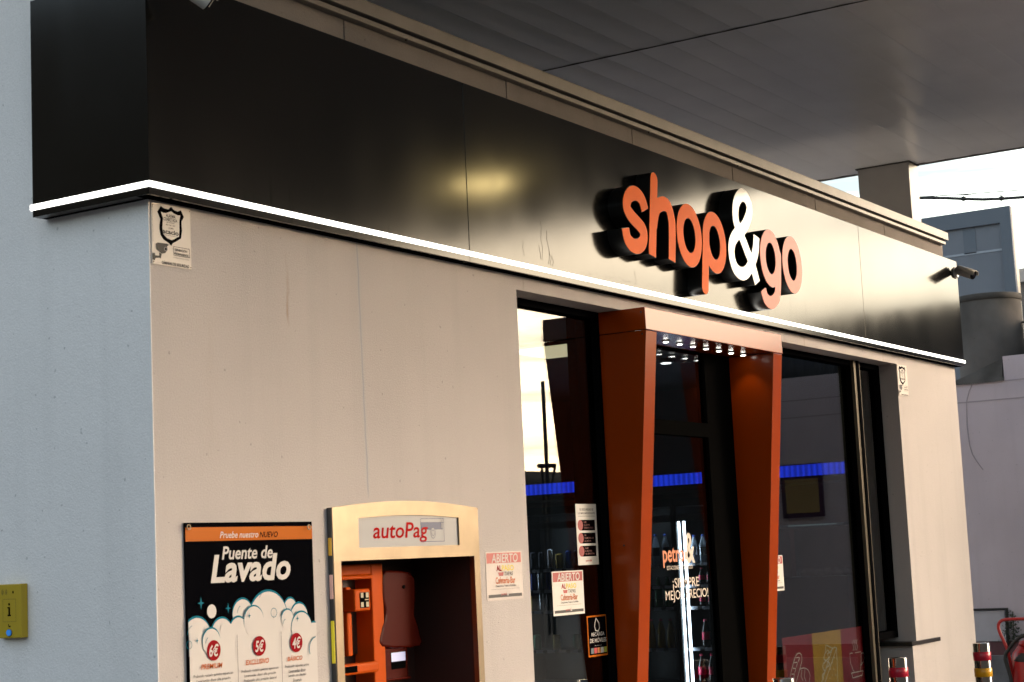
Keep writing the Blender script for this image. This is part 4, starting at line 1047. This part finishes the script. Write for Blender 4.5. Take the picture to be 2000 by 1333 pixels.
mb = MB(); mb.box(PXX+.012, PXX+.0199, yj-.09, yj+.09, zj, zT-.221, slate2); mb.box(PXX+.012, PXX+.0199, yR+.161, 6.5, zj-.015, zj+.015, mat('pale_joint', (.3, .33, .38), .6)); mb.build('panel_joint', tb)
# street-side corrugated hall at the far right
hp_ = hit(1990, 529, 'x', 21.5); mb = MB(); y = hp_.y+.6
mb.box(21.55, 25, -3, y, 0, hp_.z, slate)
mb.box(21.45, 21.58, -3, y+.01, hp_.z-.18, hp_.z+.02, mat('pale_eave', (.35, .37, .40), .6))
while y > -2.9:
    mb.box(21.5, 21.549, y-.10, y, 0, hp_.z-.181, slate); y -= .22
tag(mb.build('metal_hall', loc=(22, 0, 0)), 'ribbed blue-grey metal hall at the right edge behind the chimney', 'building')
# overhead cables
def cab(pts, r_, name, label, clips=()):
    mb = MB(); P = [hit(a, b_, 'x', 17.0) for a, b_ in pts]; mb.tube(P, r_, blk, 8)
    for a, b_ in clips:
        p = hit(a, b_, 'x', 17.0); mb.lathe([(0, -.035), (.03, -.02), (.03, .02), (0, .035)], tuple(p), blk, 12)
    tag(mb.build(name, loc=tuple(P[0])), label, 'cable', 'overhead cables')
cab([(1560, 398), (1700, 391), (1810, 387), (1850, 387.5), (1885, 389), (1920, 390), (1956, 388.5), (2000, 385.5), (2120, 378)], .019, 'overhead_cable', 'thick overhead cable with two clips, lowest of the three', [(1882, 388.5), (1956, 388)])
cab([(1560, 396), (1810, 384), (1876, 380.5), (2000, 371), (2120, 362)], .006, 'overhead_cable', 'thin overhead cable rising to the right, topmost of the three')
cab([(1810, 384), (1876, 381), (1950, 382), (2000, 380), (2120, 375)], .005, 'overhead_cable', 'thin overhead cable running between the other two')
# lamp mast mirrored in the left window
def mirror_hit(px, py, dist):
    d = ray(px, py); t = (GY-CAM_POS.y)/d.y; p = CAM_POS+d*t; d2 = Vector((d.x, -d.y, d.z)); return p+d2*dist
mt = mirror_hit(1060, 745, 30); mc = mirror_hit(1070, 911, 30); ml = mirror_hit(1053, 911, 30); mr = mirror_hit(1088, 908, 30)
mb = MB(); mb.tube([(mt.x, mt.y, 0), (mt.x, mt.y, mt.z)], .045, blk, 10)
dr = (mr-ml); dr.z = 0; dr.normalize(); hw_ = (mr-ml).length/2
mb.tube([Vector((mt.x, mt.y, mc.z))-dr*hw_, Vector((mt.x, mt.y, mc.z))+dr*hw_], .05, blk, 8)
zc = mc.z; o_ = Vector((mt.x, mt.y, zc))
for sg in (-1,): mb.tube([o_+dr*hw_*.55*sg, o_+dr*hw_*.55*sg-Vector((0, 0, zc-.01))], .035, blk, 8)
mb.tube([o_+dr*hw_*.95, o_+Vector((0, 0, -.75))], .03, blk, 8)
tag(mb.build('mast', loc=(mt.x, mt.y, 0)), 'slim dark mast with a cross platform, seen mirrored in the left window', 'mast')

# ================================================================== INSIDE THE SHOP
pl = [hit(1073, 699, 'z', 2.915), hit(1013, 692, 'z', 2.915), hit(1013, 683, 'z', 2.915), hit(1128, 670, 'z', 2.915)]
lampm = mat('ceiling_panel_lamp', (.9, .85, .7), .5, emit=(1, .80, .45), estr=.32)
A_, Bc = pl[0], pl[3]
lx0, lx1 = Bc.x-.0, A_.x; ly1 = A_.y; ly0 = Bc.y-.25
lx0, lx1, ly0, ly1 = 4.62, 5.14, .93, 1.46
cl = empty('ceiling_light', (4.9, 1.2, 2.9), 'square warm white light panel on the shop ceiling seen through the left window', 'lamp')
mb = MB(); mb.box(lx0-.02, lx1+.02, ly0-.02, ly1+.02, 2.905, 2.929, black); mb.build('frame', cl)
mb = MB(); mb.box(lx0, lx1, ly0, ly1, 2.895, 2.9049, lampm); mb.build('diffuser', cl)
pz_ = hit(1301, 711, 'z', 2.9)
rl = MB(); rl.tube([(pz_.x, pz_.y, 2.929), (pz_.x, pz_.y, 2.905)], .05, spot_r, 20); rl.tube([(pz_.x, pz_.y, 2.9049), (pz_.x, pz_.y, 2.901)], .035, mat('recessed_lamp', (.9, .9, .9), .4, emit=(1, .97, .9), estr=2), 20)
tag(rl.build('recessed_light', loc=(pz_.x, pz_.y, 2.9)), 'small round ceiling light seen through the glass above the door', 'lamp')
# blue-lit corrugated band
m = bpy.data.materials.new('blue_lit_corrugated'); m.use_nodes = True; t = m.node_tree; bs = t.nodes['Principled BSDF']
tcn = t.nodes.new('ShaderNodeTexCoord'); sp = t.nodes.new('ShaderNodeSeparateXYZ'); t.links.new(tcn.outputs['Object'], sp.inputs[0])
mm = t.nodes.new('ShaderNodeMath'); mm.operation = 'MULTIPLY'; mm.inputs[1].default_value = 2*math.pi/.045; t.links.new(sp.outputs[1], mm.inputs[0])
si = t.nodes.new('ShaderNodeMath'); si.operation = 'SINE'; t.links.new(mm.outputs[0], si.inputs[0])
mr_ = t.nodes.new('ShaderNodeMapRange'); mr_.inputs[1].default_value = -1; mr_.inputs[2].default_value = 1; mr_.inputs[3].default_value = .16; mr_.inputs[4].default_value = .34; t.links.new(si.outputs[0], mr_.inputs[0])
bs.inputs['Base Color'].default_value = (.02, .03, .1, 1); bs.inputs['Emission Color'].default_value = (.02, .06, 1.0, 1); t.links.new(mr_.outputs[0], bs.inputs['Emission Strength'])
mb = MB(); y = .35; 
while y < 3.8:
    mb.add([(7.9, y, 2.145), (7.885, y+.026, 2.145), (7.9, y+.052, 2.145), (7.9, y, 2.232), (7.885, y+.026, 2.232), (7.9, y+.052, 2.232)], [(0, 1, 4, 3), (1, 2, 5, 4)], m); y += .052
mb.box(7.901, 7.93, .35, 3.8, 2.14, 2.235, black)
mb.build('blue_light_band', shop)
mb = MB(); mb.box(7.93, 8.45, .35, 3.8, 2.10, 2.90, inwall); mb.build('bulkhead', shop)
# coolers
cool_b = mat('cooler_black', (.004, .004, .005), .35, spec=.2); shelf_m = mat('cooler_shelf', (.05, .05, .055), .5); tagm = mat('price_tag', (.35, .36, .42), .5)
tube_m = mat('cooler_tube', (.9, .95, 1), .5, emit=(.80, .93, 1), estr=6)
hdr_m = mat('cooler_header', (.14, .16, .19), .3, .5)
SH = [1.53, 1.36, 1.19, .87, .60]
def cooler(y0, y1, label, tubes=()):
    e = empty('drinks_cooler', (8.1, (y0+y1)/2, .06), label, 'fridge', 'drinks coolers along the right wall')
    mb = MB(); mb.box(7.92, 8.44, y0, y0+.02, .06, 2.04, cool_b); mb.box(7.92, 8.44, y1-.02, y1, .06, 2.04, cool_b); mb.box(8.41, 8.44, y0+.02, y1-.02, .06, 2.04, cool_b)
    mb.box(7.92, 8.41, y0+.02, y1-.02, 1.98, 2.04, cool_b); mb.box(7.92, 8.41, y0+.02, y1-.02, .06, .2, cool_b); mb.build('cabinet', e)
    mb = MB(); mb.box(7.915, 7.95, y0+.022, y1-.022, 1.86, 1.915, hdr_m); mb.build('header', e)
    for z in SH:
        mb = MB(); mb.box(7.98, 8.40, y0+.022, y1-.022, z-.012, z, shelf_m); mb.build('shelf', e)
        mb = MB(); yy = y0+.06
        while yy < y1-.1:
            mb.box(7.972, 7.979, yy, yy+.07, z-.022, z+.002, tagm); mb.box(7.9725, 7.9785, yy+.07, yy+.11, z-.018, z-.002, shelf_m); yy += .11
        mb.build('price_tag_strip', e)
    for ty in tubes:
        mb = MB(); mb.box(7.95, 7.962, ty, ty+.016, .25, 1.87, tube_m); mb.build('light_tube', e)
    mb = MB(); mb.box(7.952, 7.965, y0+.03, y1-.03, 1.875, 1.89, tube_m); mb.build('light_tube', e)  # extra tube added out of sight behind the header to brighten the stock
    return e
cooler(2.74, 3.62, 'black drinks cooler stocked with cans, seen through the left window', (3.585,))  # unseen corner tube added to light the cans
cooler(2.06, 2.73, 'black drinks cooler with mixed bottles, seen between the portal leg and the door frame', (2.70,))  # corner tube out of view, added to light the bottles
cooler(1.30, 2.05, 'black drinks cooler with a bright white light tube and its reflection built as a second tube, behind the door lettering', (2.018, 1.972))  # second tube stands in for the first one's reflection
def liq(name, c, r=.08): return mat(name, c, r, spec=.6)
def bottle_proto(kind, cbody, ccap, clabel, h=.22, r=.032):
    mb = MB()
    if kind == 'can':
        mb.lathe([(0, 0), (r*.85, 0), (r, .008), (r, h-.012), (r*.82, h), (0, h)], (0, 0, 0), cbody, 16)
    else:
        mb.lathe([(0, 0), (r*.9, 0), (r, .006), (r, h*.28)], (0, 0, 0), cbody, 14)
        mb.lathe([(r+.0006, h*.28), (r*.93+.0006, h*.42), (r+.0006, h*.56)], (0, 0, 0), clabel, 14)
        mb.lathe([(r, h*.56), (r*.97, h*.62), (r*.55, h*.82), (r*.36, h*.9), (r*.36, h*.94)], (0, 0, 0), cbody, 14)
        mb.lathe([(r*.42, h*.93), (r*.42, h), (0, h)], (0, 0, 0), ccap, 12)
    return mb
cola = liq('cola_dark', (.01, .004, .003)); green = liq('green_glass', (.01, .10, .03)); amber = liq('yellow_drink', (.30, .18, .01)); clear = liq('clear_pet', (.22, .26, .32)); pinkm = liq('pink_label', (.60, .02, .08), .3)
silver = mat('can_silver', (.45, .46, .50), .25, .9); bluec = mat('can_blue', (.02, .05, .25), .25, .6); darkc = mat('can_dark', (.02, .02, .03), .25, .6); goldc = mat('can_gold', (.30, .20, .04), .3, .7); greenc = mat('can_green', (.02, .12, .06), .3, .6)
def stock(protos, y0, y1, step, z, label, cat, group, name, xs=(8.02,)):
    y = y0; k = 0
    while y < y1:
        for x in xs:
            me = protos[k % len(protos)]
            o = bpy.data.objects.new(name, me); COL.objects.link(o); o.location = (x+random.uniform(-.004, .004), y+random.uniform(-.004, .004), z+.0005); o.rotation_euler = (0, 0, random.random()*6)
            tag(o, label, cat, group)
        y += step; k += 1
def me_of(mb, name): o = mb.build(name); me = o.data; bpy.data.objects.remove(o); return me
B_cola = me_of(bottle_proto('b', cola, pinkm, pinkm, .22), 'bottle'); B_clear = me_of(bottle_proto('b', clear, bluec, darkc, .24), 'bottle'); B_green = me_of(bottle_proto('b', green, greenc, greenc, .24), 'bottle'); B_amb = me_of(bottle_proto('b', amber, pinkm, amber, .23), 'bottle')
B_tall = me_of(bottle_proto('b', clear, bluec, silver, .22), 'bottle'); B_short = me_of(bottle_proto('b', cola, pinkm, pinkm, .13, .026), 'bottle')
C_s = me_of(bottle_proto('can', silver, 0, 0, .165, .028), 'can'); C_b = me_of(bottle_proto('can', bluec, 0, 0, .145, .026), 'can'); C_d = me_of(bottle_proto('can', darkc, 0, 0, .145, .026), 'can'); C_g = me_of(bottle_proto('can', goldc, 0, 0, .125, .033), 'can'); C_gr = me_of(bottle_proto('can', greenc, 0, 0, .125, .033), 'can')
stock([C_s, C_d, C_d, C_b, C_g], 2.84, 3.56, .085, 1.53, 'tall drink can on the top shelf of the cooler behind the left window', 'can', 'cans on the top cooler shelf', 'drink_can')
stock([C_b, C_s, C_b], 2.84, 3.56, .075, 1.36, 'blue or silver drink can on the second shelf of the cooler behind the left window', 'can', 'cans on the second cooler shelf', 'drink_can')
stock([C_d, C_s, C_g], 2.84, 3.56, .075, 1.19, 'slim drink can on the third shelf of the cooler behind the left window', 'can', 'cans on the third cooler shelf', 'drink_can')
stock([C_g, C_gr], 2.86, 3.5, .19, .87, 'fat drink can on the fourth shelf of the cooler behind the left window', 'can', 'cans on the fourth cooler shelf', 'drink_can')
stock([B_clear], 2.10, 2.66, .085, 1.53, 'clear bottle on the top shelf just left of the door frame', 'bottle', 'bottles in the middle cooler, top shelf', 'bottle')
stock([B_green], 2.10, 2.66, .085, 1.19, 'green bottle on a shelf just left of the door frame', 'bottle', 'green bottles in the middle cooler', 'bottle')
stock([B_amb], 2.10, 2.66, .085, .87, 'yellow drink bottle on a low shelf just left of the door frame', 'bottle', 'yellow bottles in the middle cooler', 'bottle')
stock([B_tall], 1.36, 1.95, .082, 1.53, 'clear bottle on the top shelf of the cooler behind the door', 'bottle', 'clear bottles behind the door', 'bottle')
stock([B_short], 1.36, 1.95, .075, 1.36, 'short dark bottle with pink label on the second shelf behind the door', 'bottle', 'short bottles on the second shelf', 'bottle')
stock([B_short], 1.36, 1.95, .075, 1.19, 'short dark bottle with pink label on the third shelf behind the door', 'bottle', 'short bottles on the third shelf', 'bottle')
stock([B_cola], 1.36, 1.95, .085, .87, 'dark cola bottle with pink label on the fourth shelf behind the door', 'bottle', 'cola bottles on the fourth shelf', 'bottle')
stock([B_cola], 1.36, 1.95, .095, .60, 'dark cola bottle with pink label on the lowest shelf behind the door', 'bottle', 'cola bottles on the lowest shelf', 'bottle')
# counter display case behind the right window
dc = empty('display_case', (6.6, .9, .06), 'dark glass-fronted food display case with a thin pale light line behind the right window', 'display case', None)
def dx(px, py, X=7.4): return hit(px, py, 'x', X)
a = dx(1538, 1026); b_ = dx(1632, 1020); yb_, ya_ = a.y, b_.y; zt_ = a.z
mb = MB(); mb.box(7.42, 7.9, ya_-.05, yb_+.15, .06, zt_-.38, cool_b); mb.box(7.42, 7.88, ya_-.05, yb_+.15, zt_-.02, zt_, hdr_m); mb.box(7.85, 7.88, ya_-.05, yb_+.15, zt_-.38, zt_-.02, cool_b); mb.box(7.42, 7.44, yb_+.10, yb_+.15, zt_-.38, zt_-.02, hdr_m); mb.build('case_body', dc)
mb = MB(); mb.box(7.41, 7.419, ya_, yb_, zt_-.012, zt_-.004, mat('pale_line', (.5, .6, .6), .4, emit=(.5, .8, .8), estr=.05)); mb.build('light_line', dc)
mb = MB(); fo = mat('wrapped_food', (.12, .10, .085), .25, var=.5, vscale=30, bump=1, bscale=60)
for k in range(9):
    y = ya_+(yb_-ya_)*(k+.5)/9; mb.lathe([(0, 0), (.045, .01), (.05, .035), (.03, .06), (0, .065)], (7.5+random.uniform(0, .08), y, zt_-.38), fo, 10)
mb.build('food_tray', dc)
